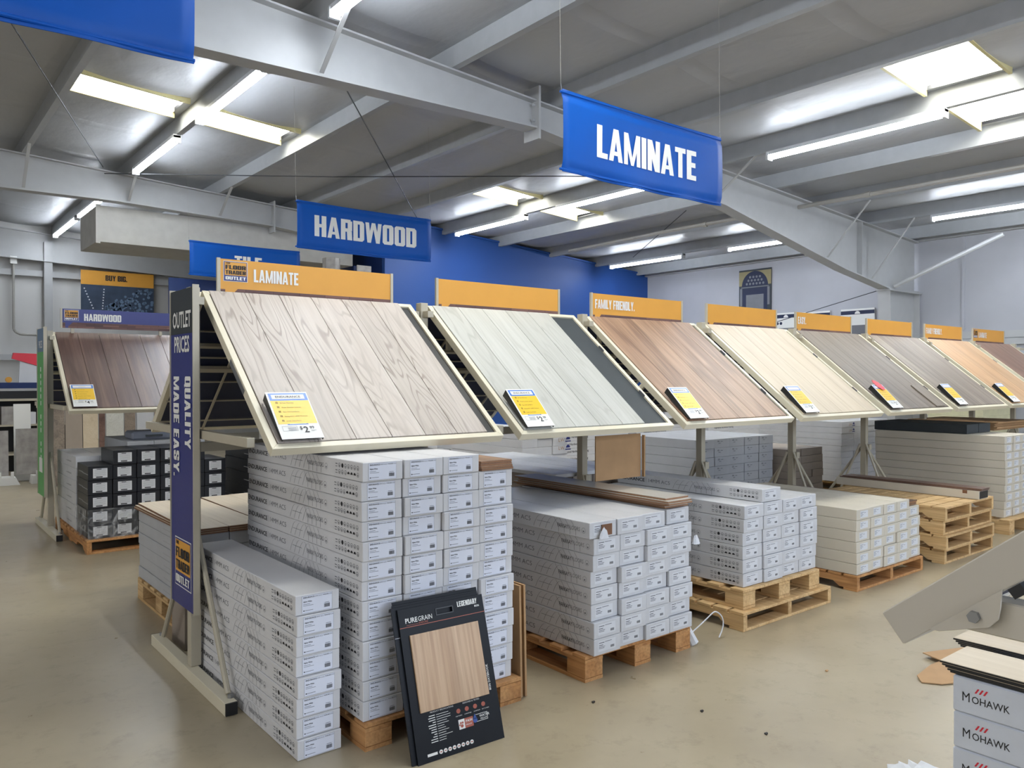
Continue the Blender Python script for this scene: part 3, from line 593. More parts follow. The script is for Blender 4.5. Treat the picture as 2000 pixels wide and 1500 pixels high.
def tray(x, ycen, side, mat, label, nplank=6, fill=1.0, dark='dknavy', frame='cream', frame_side=None, simple=False, under=False, pw=None, D=TD):
    """side -1: slopes down towards the camera, +1: the far side of the row"""
    lipy = ycen + side * .986 + (.035 if side > 0 and ycen > 0 else 0)
    if side < 0: loc = (x, lipy, 1.28); rot = (ANG, 0, 0)
    else: loc = (x + TW, lipy, 1.28); rot = (ANG, 0, PI)
    t = thing('display_tray', label, 'display tray', loc, rot, 'sloped display trays')
    g = MB(); fw = .032
    # mitred frame: outer channel with an inner lip
    g2 = MB()
    for (a, b, c, d) in ((0, TW, 0, fw), (0, TW, TL - fw, TL)): g2.box(a, b, c, d, -D, 0)
    part('front_rail', MB().prism([(0, 0, 0), (TW, 0, 0), (TW - fw, fw, 0), (fw, fw, 0)], (0, 0, -D)), frame, t, .0015)
    part('top_rail', MB().prism([(0, TL, 0), (fw, TL - fw, 0), (TW - fw, TL - fw, 0), (TW, TL, 0)], (0, 0, -D)), frame, t, .0015)
    part('side_rail', MB().prism([(0, 0, 0), (fw, fw, 0), (fw, TL - fw, 0), (0, TL, 0)], (0, 0, -D)), frame, t, .0015)
    part('side_rail', MB().prism([(TW, 0, 0), (TW, TL, 0), (TW - fw, TL - fw, 0), (TW - fw, fw, 0)], (0, 0, -D)), frame, t, .0015)
    part('backing', MB().box(fw + .001, TW - fw - .001, fw + .001, TL - fw - .001, -D + .004, -.012), dark, t)
    if not simple:
        W0 = (TW - 2 * fw - .01) * fill; w = W0 / nplank
        me = MB().box(0, w - .0025, 0, TL - fw - .005, -.0115, .004).mesh('plank', mat, .001)
        for i in range(nplank): obj('plank', me, t, (fw + .004 + i * w, fw + .003, .0))
    if under:
        g = MB()
        for yy in (.12, .33, .52, .75, .98): g.box(.02, TW - .02, yy, yy + .007, -D - .012, -D - .004)
        for xx in (.25, .62, 1.0): g.beam((xx, 0.04, -D - .014), (xx, TL - .04, -D - .014), .012, .012)
        part('underside_grid', g, 'greig', t)
        g = MB().box(.02, TW - .02, .64, .675, -D - .03, -D - .006).box(.02, TW - .02, .86, .88, -D - .03, -D - .006); part('cross_bar', g, 'greig', t)
    return t
def upright(x, yc, label, end=False, mat='greig', norear=False, al=.86):
    """steel A-frame: floor rail, twin posts, braces, arms"""
    t = thing('rack_upright', label, 'rack frame', (x, yc, 0), group='steel rack frames')
    part('floor_rail', MB().box(-.047, .012, -.64, .64 if not norear else .05, .0, .062), mat if not end else 'cream', t, .002)
    part('end_cap', MB().box(-.045, .01, -.652, -.641, .003, .06), 'black', t); norear or part('end_cap', MB().box(-.045, .01, .641, .652, .003, .06), 'black', t)
    part('post', MB().box(-.027, .027, -.06, 0, .063, 2.075), mat, t, .002)
    for s in (-1, 1):
        if norear and s > 0: continue
        y0 = -.065 if s < 0 else .005
        part('brace', MB().tube((0, -.062 if s < 0 else .002, .82), (0, s * .55, .07), .014, 8), mat, t)
        part('brace', MB().tube((-.026, y0, .86), (.0, s * .36, .07), .012, 8), mat, t) if end is False else None
        part('arm', MB().box(-.018, .018, (-al if s < 0 else .004), (-.061 if s < 0 else al), 1.28, 1.324), mat, t, .002)
        part('foot_bolt', MB().tube((0, s * .585, .063), (0, s * .585, .078), .016, 6), 'chrome', t)
        part('top_hook', MB().box(-.012, .03, (-.12 if s < 0 else .0), (-.061 if s < 0 else .06), 1.98, 2.02), mat, t)
    return t
def header(x, y, z0, txt, label, logo=False, panel='orange', w=1.1, h=.2, txtx=.05, th=.075, tw=.26):
    t = thing('header_sign', label, 'sign', (x, y, z0), group='header signs on top of the racks')
    pn_ = part('sign_panel', MB().box(.018, w - .018, -.004, .004, 0, h), panel, t)
    part('wood_strip', MB().box(.019, .045, -.0052, -.0041, 0, .055).prism([(.075, -.0052, 0), (w - .019, -.0052, 0), (w - .019, -.0052, .06), (.115, -.0052, .06), (.07, -.0052, .014)], (0, .0011, 0)), 'strip', t)
    for a in (0, w - .018): part('side_channel', MB().box(a, a + .018, -.009, .009, 0, h + .004), 'chrome' if False else 'greig', t)
    part('support_bar', MB().box(.1, .13, .006, .03, -.25, h * .6).box(w - .13, w - .1, .006, .03, -.25, h * .6), 'greig', t)
    if logo: logo_parts(t, (.035, -.0045, h - .122), .135, .112)
    if txt:
        pl, tn = blocktext(txt, th, 1); pl = [[(a * tw / tn, b) for a, b in p] for p in pl]; g = MB(); lay(g, pl, (txtx, -.0062, h - .045 - th), (1, 0, 0), (0, 0, 1)); obj('lettering', g.flatmesh('lettering', 'bantxt'), pn_)
    return t
def logo_parts(t, o, w, h, rx=(1, 0, 0), ry=(0, 0, 1), nrm=(0, -1, 0)):
    n = Vector(nrm); o = Vector(o); e = lambda k: tuple(o + n * .0008 * k)
    g = MB(); r2(g, e(1), rx, ry, 0, w, 0, h); lb_ = obj('logo_border', g.flatmesh('logo_border', 'white'), t)
    g = MB(); r2(g, e(2), rx, ry, .02 * w, .98 * w, .02 * h, .98 * h); obj('logo_edge', g.flatmesh('logo_edge', 'dkblue'), lb_)
    g = MB(); r2(g, e(3), rx, ry, .05 * w, .95 * w, .3 * h, .95 * h); obj('logo_field', g.flatmesh('logo_field', 'orange'), lb_)
    g = MB(); rxv, ryv = Vector(rx), Vector(ry)
    for s, yy, hh in (('THE', .86, .07), ('FLOOR', .6, .2), ('TRADER', .35, .19)):
        if s == 'THE': pl, tw = blocktext(s, hh * h, .6); k = .2
        else: pl, tw = blocktext(s, hh * h, 1.0); k = .84
        sc = k * w / tw; pl = [[(a * sc, b) for a, b in p] for p in pl]
        lay(g, pl, Vector(e(4)) + rxv * w * .08 + ryv * h * yy, rx, ry)
    obj('logo_letters', g.flatmesh('logo_letters', 'ink'), lb_)
    g = MB(); pl, tw = blocktext('OUTLET', .16 * h, 1); sc = .84 * w / tw; pl = [[(a * sc, b) for a, b in p] for p in pl]; lay(g, pl, Vector(e(4)) + rxv * w * .08 + ryv * h * .08, rx, ry); obj('logo_word', g.flatmesh('logo_word', 'white'), lb_)
YC = 4.37
names = ['first', 'second', 'third', 'fourth', 'fifth', 'sixth', 'seventh', 'eighth']
dshort = ['pale beige oak planks', 'white oak planks', 'warm brown planks', 'light cream planks', 'dark grey brown planks', 'streaked grey planks', 'honey coloured planks', 'reddish brown planks']
desc = ['pale beige oak planks, nearest the camera', 'white oak planks with a bare black strip', 'warm brown tan planks', 'light cream planks', 'dark grey brown planks under a red star sticker', 'streaked grey planks', 'honey coloured planks', 'reddish brown planks at the right edge']
fills = [.955, .82, .97, .98, .985, .99, .99, .99]; nps = [6, 5, 6, 6, 6, 6, 6, 6]
darks = ['black', 'dkgrey', 'dkgrey', 'dkgrey', 'dkgrey', 'dkgrey', 'dkgrey', 'dkgrey']
X0 = 1.36
for k in range(8):
    x = X0 + P * k
    t = tray(x, YC, -1, WD[k], 'cream framed sloping tray with %s' % desc[k], nps[k], fills[k], darks[k])
    if k == 0: part('shiny_clip', MB().box(-.003, -.0005, .42, .66, -.04, -.012), 'chrome', t)
    else: part('clip', MB().box(TW - .034, TW - .03, .3, .36, -.01, .006).box(TW - .034, TW - .03, .8, .86, -.01, .006), 'chrome', t)
    br, pr = [('ENDURANCE', '299')] * 3 and (('ENDURANCE', '299') if k < 3 else ('-------', '399' if k == 3 else '299'))
    place_card(br, pr, t, 'blue and yellow price card on the tray of %s' % dshort[k], .05, .032)
    if k == 4:
        me = MB(); pts = []
        for i in range(24): a = 2 * PI * i / 24; rr_ = .05 if i % 2 else .062; pts.append((.17 + math.cos(a) * rr_, .31 + math.sin(a) * rr_ * 1.25, .062))
        me.prism(pts, (0, 0, .002)); o = solo('starburst_sticker', me, 'red', 'red starburst sticker on the price card of the dark grey brown tray', 'sticker'); o.matrix_basis = t.matrix_basis.copy()
        me = MB().box(.98, 1.17, .04, .36, .006, .014); o = solo('loose_plank', me, WD[4], 'loose short dark plank lying at the lower right of the dark grey brown tray', 'plank'); o.matrix_basis = t.matrix_basis.copy()
    if k in (0, 1, 2, 3, 4, 5, 6, 7):
        tray(x, YC, 1, WD[k], 'far side tray, its dark underside behind the tray of %s' % dshort[k], simple=True, under=(k < 4), dark='dknavy')
txts = ['LAMINATE', None, 'FAMILY FRIENDLY.', None, 'EASY.', None, 'FAMILY FRIENDLY.', 'LAMINATE']
for k in range(8):
    x = 1.455 + P * k
    lb = 'orange header sign %s above the tray with %s' % ('reading ' + txts[k].rstrip('.') if txts[k] else 'without words', dshort[k])
    header(x, 4.4, 2.03, txts[k], lb, k in (0, 7), w=1.105, h=.222, txtx=.205 if k in (0, 7) else .045, th=.072, tw={'LAMINATE': .265, 'EASY.': .15}.get(txts[k], .45))
    # visible support posts between headers
for k in range(10):
    lab = 'beige rack frame at the near end, carrying the tall navy sign' if k == 0 else 'beige steel rack frame right after the %s laminate tray' % ORD[k]
    if k == 9: lab = 'last beige steel rack frame at the far end of the laminate row'
    t = upright(1.311 + P * k, YC, lab, k == 0, norear=(k == 2))
    if k < 9: [part('rear_beam', MB().box(.032, P - .032, -.05, -.02, a, b), 'greig', t) for a, b in ((1.2, 1.25), (1.99, 2.02))]
    if 0 < k: part('gusset', MB().box(-.025, .025, -.1, -.062, .8, .86), 'greig', t)
# end sign facing left (-x): reading top to bottom
def endsign(x, y0, y1, z0, z1, top, bottom, green=False):
    w = y1 - y0
    lab = 'tall narrow %s sign on the end of the %s row' % (('navy blue OUTLET PRICES', 'laminate') if not green else ('green and slate', 'hardwood'))
    t = thing('end_sign', lab, 'sign', (x, y0, z0)); H = z1 - z0
    part('sign_panel', MB().box(-.006, .006, .008, w - .008, 0, H * .86), 'dkblue' if not green else 'green', t)
    part('top_panel', MB().box(-.006, .006, .008, w - .008, H * .86 + .0005, H), 'dkgrey' if not green else 'slate', t)
    part('edge_channel', MB().box(-.012, .02, 0, .008, 0, H + .01), 'greig', t); part('edge_channel', MB().box(-.012, .02, w - .008, w, 0, H + .01), 'greig', t)
    part('fixing_bracket', MB().box(.006, .03, .09, .13, .3, .4).box(.006, .03, .09, .13, 1.2, 1.3), 'greig', t)
    rx = (0, -1, 0); ry = (0, 0, 1); g = MB()
    if not green:
        addtext(g, 'OUTLET', .085, (-.008, w / 2, H - .2), rx, ry, .72, .03, 'CENTER'); addtext(g, 'PRICES', .085, (-.008, w / 2, H - .33), rx, ry, .74, .03, 'CENTER')
        rx2 = (0, 0, -1); ry2 = (0, -1, 0)
        pl, tw = blocktext('QUALITY', .1, .98, .06); lay(g, pl, (-.008, w - .2 + .02 - .08, H - .46), rx2, ry2)
        pl, tw = blocktext('MADE EASY.', .1, .98, .06); lay(g, pl, (-.008, w - .06, H - .46), rx2, ry2)
        logo_parts(t, (-.0065, w - .075, .1), .28, .26, (0, -1, 0), (0, 0, 1), (-1, 0, 0))
    else:
        rx2 = (0, 0, -1); ry2 = (0, -1, 0)
        [r2(g, (-.008, w - .2, H - .4), rx2, ry2, .07 * q, .07 * q + .045, 0, .055) for q in range(15) if q not in (6, 10)]
        addtext(g, 'PRICES', .075, (-.008, w / 2, H - .2), rx, ry, .7, .02, 'CENTER')
        r2(g, (-.0072, w - .1, .14), rx, ry, 0, .2, .1, .25)
    obj('lettering', g.flatmesh('lettering', 'white'), t)
    return t
endsign(1.262, 4.145, 4.555, .38, 2.062, 0, 0)

# hardwood row behind
YC2 = 9.36
t = tray(1.40, YC2, -1, WD[8], 'cream framed sloping tray of dark walnut planks in the hardwood row', 6, .99, 'black')
place_card('---------', '499', t, 'blue and yellow price card on the dark walnut tray', .04, .03)
tray(1.40 + P, YC2, -1, WD[8], 'cream framed sloping tray of dark planks mostly hidden behind the laminate row', 6, .99, 'black')
for k in range(2): tray(1.40 + P * k, YC2, 1, WD[8], 'far side tray of the hardwood row, %s from the left' % ORD[k + 1], simple=True, under=(k == 0))
header(1.48, 9.32, 2.11, 'HARDWOOD', 'dark blue header sign reading HARDWOOD above the walnut tray', True, 'dkblue', w=1.1, h=.2, txtx=.22, th=.075, tw=.36)
for k in range(3): upright(1.385 + P * k, YC2, ['beige rack frame at the near end of the hardwood row beside the green sign', 'beige rack frame right of the walnut tray in the hardwood row', 'beige rack frame hidden deep in the hardwood row'][k], k == 0)
endsign(1.325, 9.22, 9.66, .37, 2.1, 0, 0, True)

# foreground rack at the right edge (its back side faces the aisle)
YF = -.468
t = tray(1.06, YF, 1, WD[3], 'close grey beige tray edge cutting across the lower right corner', frame='fgcream', simple=True, D=.046)
part('hinge_lug', MB().prism([(TW, .045, -.044), (TW, .155, -.044), (TW, .138, -.062), (TW, .128, -.071), (TW, .112, -.074), (TW, .055, -.052)], (.003, 0, 0)), 'fgcream', t, .0006)
part('hex_bolt', MB().tube((TW + .003, .106, -.056), (TW + .009, .106, -.056), .0075, 6), 'chrome', t)
part('rubber_stop', MB().box(TW - .02, TW - .001, .158, .175, -.06, -.047), 'black', t)
t = upright(1.09, YF, 'grey beige rack arm and frame under the close tray at the lower right', True, 'fgcream', al=.9)

# ------------------------------------------------------------------ pallets
def pallet(kind, loc, w, d, label, mat='pine', rot=0, H=.125):
    t = thing('pallet', label, 'pallet', loc, (0, 0, rot), 'wooden pallets under the boxes'); tb = .018
    n, bw = (7, .1) if kind == 'block' else (10, .108)
    g_ = (d - n * bw) / (n - 1)
    me = MB().box(0, w, 0, bw, 0, tb).mesh('deck_board', mat, .002)
    for i in range(n): obj('deck_board', me, t, (0, i * (bw + g_), H - tb))
    if kind == 'stringer':
        for xx in (0, w / 2 - .02, w - .04):
            zz0, zz1 = tb + .001, H - tb - .001; nd = d
            pts = [(0, 0, zz0), (0, .14, zz0), (0, .19, zz0 + .035), (0, .42, zz0 + .035), (0, .47, zz0), (0, nd - .47, zz0), (0, nd - .42, zz0 + .035), (0, nd - .19, zz0 + .035), (0, nd - .14, zz0), (0, nd, zz0), (0, nd, zz1), (0, 0, zz1)]
            part('stringer', MB().prism(pts, (.04, 0, 0)), mat, t, loc=(xx, 0, 0))
        for yy in (0, d / 2 - .05, d - .1): obj('bottom_board', me, t, (0, yy, 0))
    else:
        for xx in (0, w / 2 - .05, w - .13):
            for yy in (0, d / 2 - .07, d - .14): part('block', MB().box(0, .13, 0, .14, tb + .001, H - 2 * tb - .001), mat, t, .002, loc=(xx, yy, 0))
            part('bottom_board', MB().box(0, .13, 0, d, 0, tb), mat, t, loc=(xx, 0, 0))
            part('cross_board', MB().box(0, .13, 0, d, H - 2 * tb, H - tb - .001), mat, t, loc=(xx, 0, 0))
    return t
# ------------------------------------------------------------------ cartons
def side_print(L, h, shift=0, icons=True):
    """printed long side at x=0 facing -x; reads from the far end towards the near end"""
    g = MB(); gl = MB(); rx = (0, -1, 0); ry = (0, 0, 1); X = -.0006
    zb = h * .38; th = h * .3
    def T(m, s, d, hh, width=None, off=0, z=None):
        me = fonttext(s, hh, None, 1, off); w = max(v.co.x for v in me.vertices); sc = (width / w) if width else 1
        addtext(m, s, hh, (X, d, zb if z is None else z), (0, -sc, 0), ry, 1, off)
    if shift == 0: T(g, 'ENDURANCE', L - .01, th * .95, .27, .03); r2(g, (X, L - .295, zb - .004), rx, ry, 0, .0015, 0, th * 1.3); T(gl, '14MM ACS'.replace('S', '5'), L - .31, th, .215)
    else: T(gl, 'ENDURANCE', L - .02, th * .95, .27, .03) if False else None; r2(g, (X, .73, zb - .004), rx, ry, 0, .0015, 0, th * 1.3); T(gl, '14MM AC5', .70, th, .225); T(g, 'ENDURANCE', 1.03, th * .95, .27, .03)
    s = -shift
    dA = .77 + s
    if shift: dA = .47
    # plank-pattern arcs
    for i in range(4):
        c = dA - .02 - i * .05; pts = []
        for q in range(6):
            u = q / 5; pts.append((c - .05 * u - .015 * u * u, h * (.12 + .8 * math.sin(u * PI / 2))))
        for (a, za), (b, zb_) in zip(pts[:-1], pts[1:]):
            gl.poly([(X, a, za), (X, b, zb_), (X, b - .0024, zb_), (X, a - .0024, za)])
    for i in range(4):
        c = dA - .19 - i * .045; pts = [(c, h * .95), (c - .03, h * .55), (c - .04, h * .5), (c - .04, h * .08)]
        for (a, za), (b, zb_) in zip(pts[:-1], pts[1:]): gl.poly([(X, a, za), (X, b, zb_), (X, b - .0024, zb_), (X, a - .0024, za)])
    r2(gl, (X, dA - .05, h * .5), rx, ry, 0, .11, 0, h * .025)
    dP = (.555 if not shift else .25); T(g if shift else gl, 'PARKAY', dP, th * .85, .085, .01); T(gl, 'FLOORS', dP - .088, th * .85, .09)
    ringpoly(gl, (X, 0, 0), rx, ry, -(dP - .205), h * .47, h * .17, .0015); r2(gl, (X, dP - .2, h * .38), rx, ry, 0, .01, 0, .008)
    if icons:
        for r_ in range(2):
            for i in range(8):
                cx = -(.245 - i * .029); cy = h * (.66 - r_ * .34)
                if r_ == 0 and i == 2: disc(g, (X, 0, 0), rx, ry, cx, cy, .0105)
                elif r_ == 1 and 4 <= i <= 6: disc(g, (X, 0, 0), rx, ry, cx, cy - .004, .011, 8, 0, PI)
                elif i == 0: r2(gl, (X, 0, 0), rx, ry, cx - .01, cx + .01, cy - .008, cy - .005); r2(gl, (X, 0, 0), rx, ry, cx - .01, cx + .01, cy + .003, cy + .007)
                else: ringpoly(gl, (X, 0, 0), rx, ry, cx, cy, .0105, .0025, 10); disc(gl, (X, 0, 0), rx, ry, cx, cy - .002, .004, 6)
    return g, gl
def endlabel(kind, w, h):
    """front end print at y=0 facing -y"""
    g = MB(); gl = MB(); pl = MB(); rx = (1, 0, 0); ry = (0, 0, 1)
    o1 = (0, -.0006, 0); o2 = (0, -.0011, 0)
    if kind == 'endurance':
        r2(pl, o1, rx, ry, .028, .165, .006, h - .007)
        for a0, a1, b0, b1 in ((.028, .165, .006, .0066), (.028, .165, h - .0076, h - .007), (.028, .0286, .006, h - .007), (.1644, .165, .006, h - .007)): r2(gl, o2, rx, ry, a0, a1, b0, b1)
        addtext(g, 'ENDURANCE', .0062, (.034, -.0011, h * .8), rx, ry, .95, .03); addtext(gl, '14MM AC5', .0056, (.082, -.0011, h * .8), rx, ry, 1); addtext(g, 'PARKAY', .005, (.122, -.0011, h * .81), rx, ry, 1, .01); addtext(gl, 'FLOORS', .005, (.141, -.0011, h * .81), rx, ry, .9)
        addtext(g, 'Alpine White', .006, (.034, -.0011, h * .6), rx, ry, .85, .03)
        for i, ww in enumerate((.03, .045)): r2(gl, o2, rx, ry, .034, .034 + ww, h * (.5 - i * .07), h * (.5 - i * .07) + .0016)
        r2(g, o2, rx, ry, .034, .04, h * .17, h * .17 + .004); r2(gl, o2, rx, ry, .042, .078, h * .185, h * .185 + .0018)
        bx = .128
        for i in range(12):
            wv = .0009 + .0008 * ((i * 7) % 3) / 2; r2(g, o2, rx, ry, bx, bx + wv, h * .2, h * .38); bx += .0022
        r2(gl, o2, rx, ry, .13, .152, h * .42, h * .42 + .0018)
    elif kind == 'small':
        r2(pl, o1, rx, ry, .03, .16, h * .2, h * .84)
        for a, b, zz in ((.035, .075, .7), (.08, .13, .72), (.035, .066, .56), (.035, .08, .46), (.035, .075, .38)): r2(g if zz in (.7, .56) else gl, o2, rx, ry, a, b, h * zz, h * zz + .003)
        bx = .122
        for i in range(7): r2(g, o2, rx, ry, bx, bx + .0022, h * .3, h * .45); bx += .004
    elif kind == 'plainlab':
        r2(pl, o1, rx, ry, .05, .165, h * .18, h * .82)
        for a, b, zz in ((.055, .1, .66), (.055, .085, .56), (.055, .095, .45), (.055, .08, .34), (.105, .13, .6)): r2(gl, o2, rx, ry, a, b, h * zz, h * zz + .0028)
    elif kind == 'grey':
        for a, b, zz in ((.05, .085, .75), (.05, .09, .66), (.11, .15, .68), (.07, .11, .48)): r2(g, o2, rx, ry, a, b, h * zz, h * zz + .004)
    elif kind == 'black':
        r2(pl, o1, rx, ry, .04, w - .045, h * .17, h * .82)
        for i in range(7): r2(gl, o2, rx, ry, .05, w - .06 + .004 * (i % 2), h * (.74 - i * .07), h * (.74 - i * .07) + .0016)
        r2(g, o2, rx, ry, .07, .11, h * .75, h * .75 + .005); r2(g, o2, rx, ry, .065, w - .085, h * .2, h * .27)
    return pl, g, gl
def carton_proto(style, w, h, L, lab=None, side=None, body='carton', labmat='label'):
    t = thing('flooring_carton', 'x', 'box')
    part('body', MB().box(.0, w - .002, 0, L, 0.0005, h - .0015), body, t, .0025)
    if style:
        pl, g, gl = endlabel(style, w, h)
        lp_ = obj('shipping_label', pl.flatmesh('shipping_label', labmat), t) if pl.v else t
        if g.v: obj('label_print', g.flatmesh('label_print', 'ink'), lp_)
        if gl.v: obj('fine_print', gl.flatmesh('fine_print', 'ginK'), lp_)
    if side is not None:
        if side in ('a', 'b'):
            g, gl = side_print(L, h, 0 if side == 'a' else .3, side == 'a')
            obj('side_print', g.flatmesh('side_print', 'ink'), t); obj('side_pattern', gl.flatmesh('side_pattern', 'ginK'), t)
        elif side == 'k':
            g = MB(); r2(g, (-.0006, L * .5, h * .4), (0, -1, 0), (0, 0, 1), 0, .25, 0, .006); r2(g, (-.0006, .42, h * .45), (0, -1, 0), (0, 0, 1), 0, .2, 0, .006); obj('side_print', g.flatmesh('side_print', 'lgink'), t)
    return t
PROTO = {}
KIND = dict(b1='grey_carton', b4='grey_carton', kg='grey_carton', kw='wrapped_carton', k='black_carton', kblock='black_carton', b2='brown_carton', b5='brown_carton', b2t='flat_pack', b3='white_carton', b6='white_carton', p6k='dark_box', cr='cream_box')
def stack(key, x0, y0, z0, rows, w, h, L, style, side, body, group, where, labmat='label', jit=.004, dx=None, noun='carton', adj='white', skip=None):
    """rows: number of boxes in every column, left to right"""
    n = len(rows)
    for c, cnt in enumerate(rows):
        for r_ in range(cnt):
            if skip and (c, r_) in skip: continue
            sd = side if c == 0 else None
            pk = (key, sd is not None)
            lab = '%s %s, %s, %s column, %s' % (adj, noun, rowname(r_, cnt), colname(c, n), where) if n > 1 else '%s %s, %s of %s' % (adj, noun, rowname(r_, cnt), where)
            if n > 1 and cnt == 1: lab = '%s %s, %s of %s' % (adj, noun, colname(c, n), where)
            if pk not in PROTO: PROTO[pk] = carton_proto(style, w, h, L, side=sd, body=body, labmat=labmat); o = PROTO[pk]
            else: o = copytree(PROTO[pk])
            o['label'] = lab; o['group'] = group; o.name = KIND.get(key, 'flooring_carton')
            jx = random.uniform(-jit, jit); jy = random.uniform(-jit * 2, jit * 2)
            if dx: jx += dx(c, r_)
            o.location = (x0 + c * (w + .003) + jx * .3, y0 + jy, z0 + r_ * h + .0005)
            o.rotation_euler = (0, 0, random.uniform(-.0035, .0035))
# A: stack on the floor by the end frame
stack('end', 1.352, 3.11, .0, [8], .2, .0858, 1.33, 'endurance', 'a', 'carton', 'printed white cartons stacked on the floor', 'the floor stack beside the end frame', jit=.006)
pallet('block', (1.61, 3.0, 0), .86, 1.2, 'wooden pallet with orange blocks under the tallest white stack', 'pineo', H=.118)
stack('end', 1.612, 3.03, .119, [13, 13, 13, 12], .2052, .0857, 1.33, 'endurance', 'a', 'carton', 'printed white cartons on the nearest pallet', 'tallest white stack', jit=.006)
# planks on top of the short column
def plank_bundle(loc, n, w, L, th, mat, label, cat='planks', rot=0, core='laycore', spread=.01, grp=None):
    for i in range(n):
        o = thing('loose_floor_plank', label % (rowname(i, n) if n > 1 else 'single'), 'plank', (loc[0] + random.uniform(-spread, spread) * .5, loc[1] + random.uniform(-spread, spread), loc[2] + i * (th + .0008) + .0006), (0, 0, rot + random.uniform(-.012, .012)), grp or 'loose planks lying on the boxes')
        part('core', MB().box(0, w, 0, L, 0, th * .75), core, o); part('wear_layer', MB().box(.001, w - .001, .001, L - .001, th * .75 + .0002, th), mat, o)
plank_bundle((2.25, 3.03, 1.1485), 4, .19, 1.2, .0105, WD[2], 'brown laminate plank, %s, on the rightmost column of the tallest stack', rot=0)
for i in range(2):
    solo('cardboard_sheet', MB().box(0, .012, 0, .62, 0, .56), 'kraft', ['flat cardboard sheet leaning right of the tallest stack, inner one', 'flat cardboard sheet leaning right of the tallest stack, outer one'][i], 'cardboard', (2.485 + i * .028, 3.02, .003), (0, math.radians(-1.5 * 0 - 1.2), 0))
# P2
pallet('block', (2.87, 2.96, 0), .86, 1.2, 'wooden pallet under the second printed stack, wrap trailing at its corner', 'pineo', H=.137)
stack('p2', 2.905, 2.94, .138, [8, 8, 8, 8], .2, .0878, 1.3, 'small', 'b', 'cartonw', 'printed white cartons on the second pallet', 'stack under the white oak tray', labmat='labelo', jit=.01, dx=lambda c, r_: -.1 if r_ == 7 and c < 3 else (-.0 if r_ == 7 else 0), adj='scuffed white')
g = MB().box(.09, .165, -.004, .0, .012, .07); solo('torn_opening', g, 'brownin', 'torn open end of the top left carton of the stack under the white oak tray', 'torn cardboard', (2.87, 2.93, .753))
plank_bundle((3.51, 2.95, .842), 5, .205, 1.36, .0115, M['grlam'], 'pale grey laminate plank, %s, on the stack under the white oak tray', spread=.03)
plank_bundle((3.52, 3.42, .9055), 1, .19, 1.0, .011, M['cartonk'], 'dark plank, %s, lying at the far end of the pale plank bundle') if False else None
# standing cardboard
o = solo('cardboard_sheet', MB().box(0, .44, 0, .008, 0, .3), 'kraft', 'square brown cardboard panel standing between the second and third stacks', 'cardboard', (3.712, 3.73, .905), (0, 0, .0))
o2_ = solo('cardboard_sheet', MB().box(0, .012, 0, .02, 0, .29), 'kraft', 'narrow folded cardboard edge beside the brown panel', 'cardboard', (4.155, 3.7, .905))
# P3
pallet('stringer', (4.215, 2.93, 0), 1.04, 1.25, 'lower long pallet under the third stack', 'pine', H=.118)
pallet('block', (4.27, 2.97, .12), .9, 1.2, 'upper pallet resting on another pallet under the third stack', 'pine', H=.125)
stack('p3', 4.318, 3.0, .247, [6, 6, 6, 6], .214, .0876, 1.3, 'small', 'a', 'cartonw', 'printed white cartons on the third pallet', 'stack under the warm brown tray', labmat='labelo', jit=.004, adj='film wrapped white')
o = copytree(PROTO[('p3', True)], (4.52, 3.0, .7745), (0, 0, 0), 'single printed white carton lying on top of the stack under the warm brown tray', 'printed white cartons on the third pallet')
# P4
pallet('stringer', (5.66, 2.95, 0), 1.08, 1.25, 'pallet under the plain off white cartons of the fourth stack', 'pineo', H=.118)
stack('p4', 5.67, 2.96, .12, [6, 6, 6, 6], .208, .0815, 1.33, 'plainlab', None, 'cartonb', 'plain off white cartons on the fourth pallet', 'stack under the cream tray', labmat='labelo', adj='plain off white', jit=.003)
stack('p4b', 6.535, 2.98, .12, [5], .208, .0835, 1.33, 'plainlab', None, 'cartonb', 'plain off white cartons on the fourth pallet', 'the shorter right column under the cream tray', labmat='labelo', adj='plain off white', jit=.003)
plank_bundle((6.54, 3.0, .54), 3, .19, 1.2, .012, WD[8], 'dark brown plank, %s, on the shorter column under the cream tray')
# P5 stacked empty pallets
for i in range(4): pallet('stringer', (7.06 + (.02, -.0, .015, .005)[i], 2.9 + (.02, 0, .03, .01)[i], i * .1225), 1.03, 1.22, 'empty pallet, %s of the four piled pallets' % rowname(i, 4), 'pine', H=.121)
t = thing('open_carton', 'long torn open white carton lying on the piled empty pallets', 'box', (7.74, 2.9, .491))
part('body', MB().box(0, .2, 0, 1.36, 0, .075), 'cartonb', t, .002); part('torn_notch', MB().box(-.002, 0, .1, .14, .045, .075), 'brownin', t)
part('planks', MB().box(.012, .19, -.012, 1.33, .0755, .086).box(.01, .185, -.02, 1.3, .087, .097), WD[8], t)
part('end_opening', MB().box(.01, .19, -.003, 0, .006, .07), 'black', t)
# P6 tall stack right
pallet('block', (8.9, 3.05, 0), .92, 1.3, 'pallet under the tall off white stack at the right', 'pine', H=.15)
stack('p6', 9.0, 3.13, .152, [10, 10, 10], .215, .0838, 1.35, 'plainlab', None, 'cartonb', 'plain off white cartons on the sixth pallet', 'tall stack at the right edge', labmat='labelo', adj='plain beige white', jit=.004)
stack('p6k', 9.02, 3.5, .9915, [1, 1], .3, .1, 1.0, None, None, 'dkgrey', 'dark boxes on the tall stack', 'the row on the tall off white stack', adj='dark grey', noun='box')
g_ = 0
for i in range(9): solo('cardboard_sheet', MB().box(0, 1.0, 0, 1.0, 0, .009), 'kraft', 'folded cardboard sheet, %s, of the pile behind the tall off white stack' % rowname(i, 9), 'cardboard', (9.8 + random.uniform(-.01, .01), 3.5 + random.uniform(-.02, .02), .993 + i * .0105), group='cardboard sheets piled at the right')
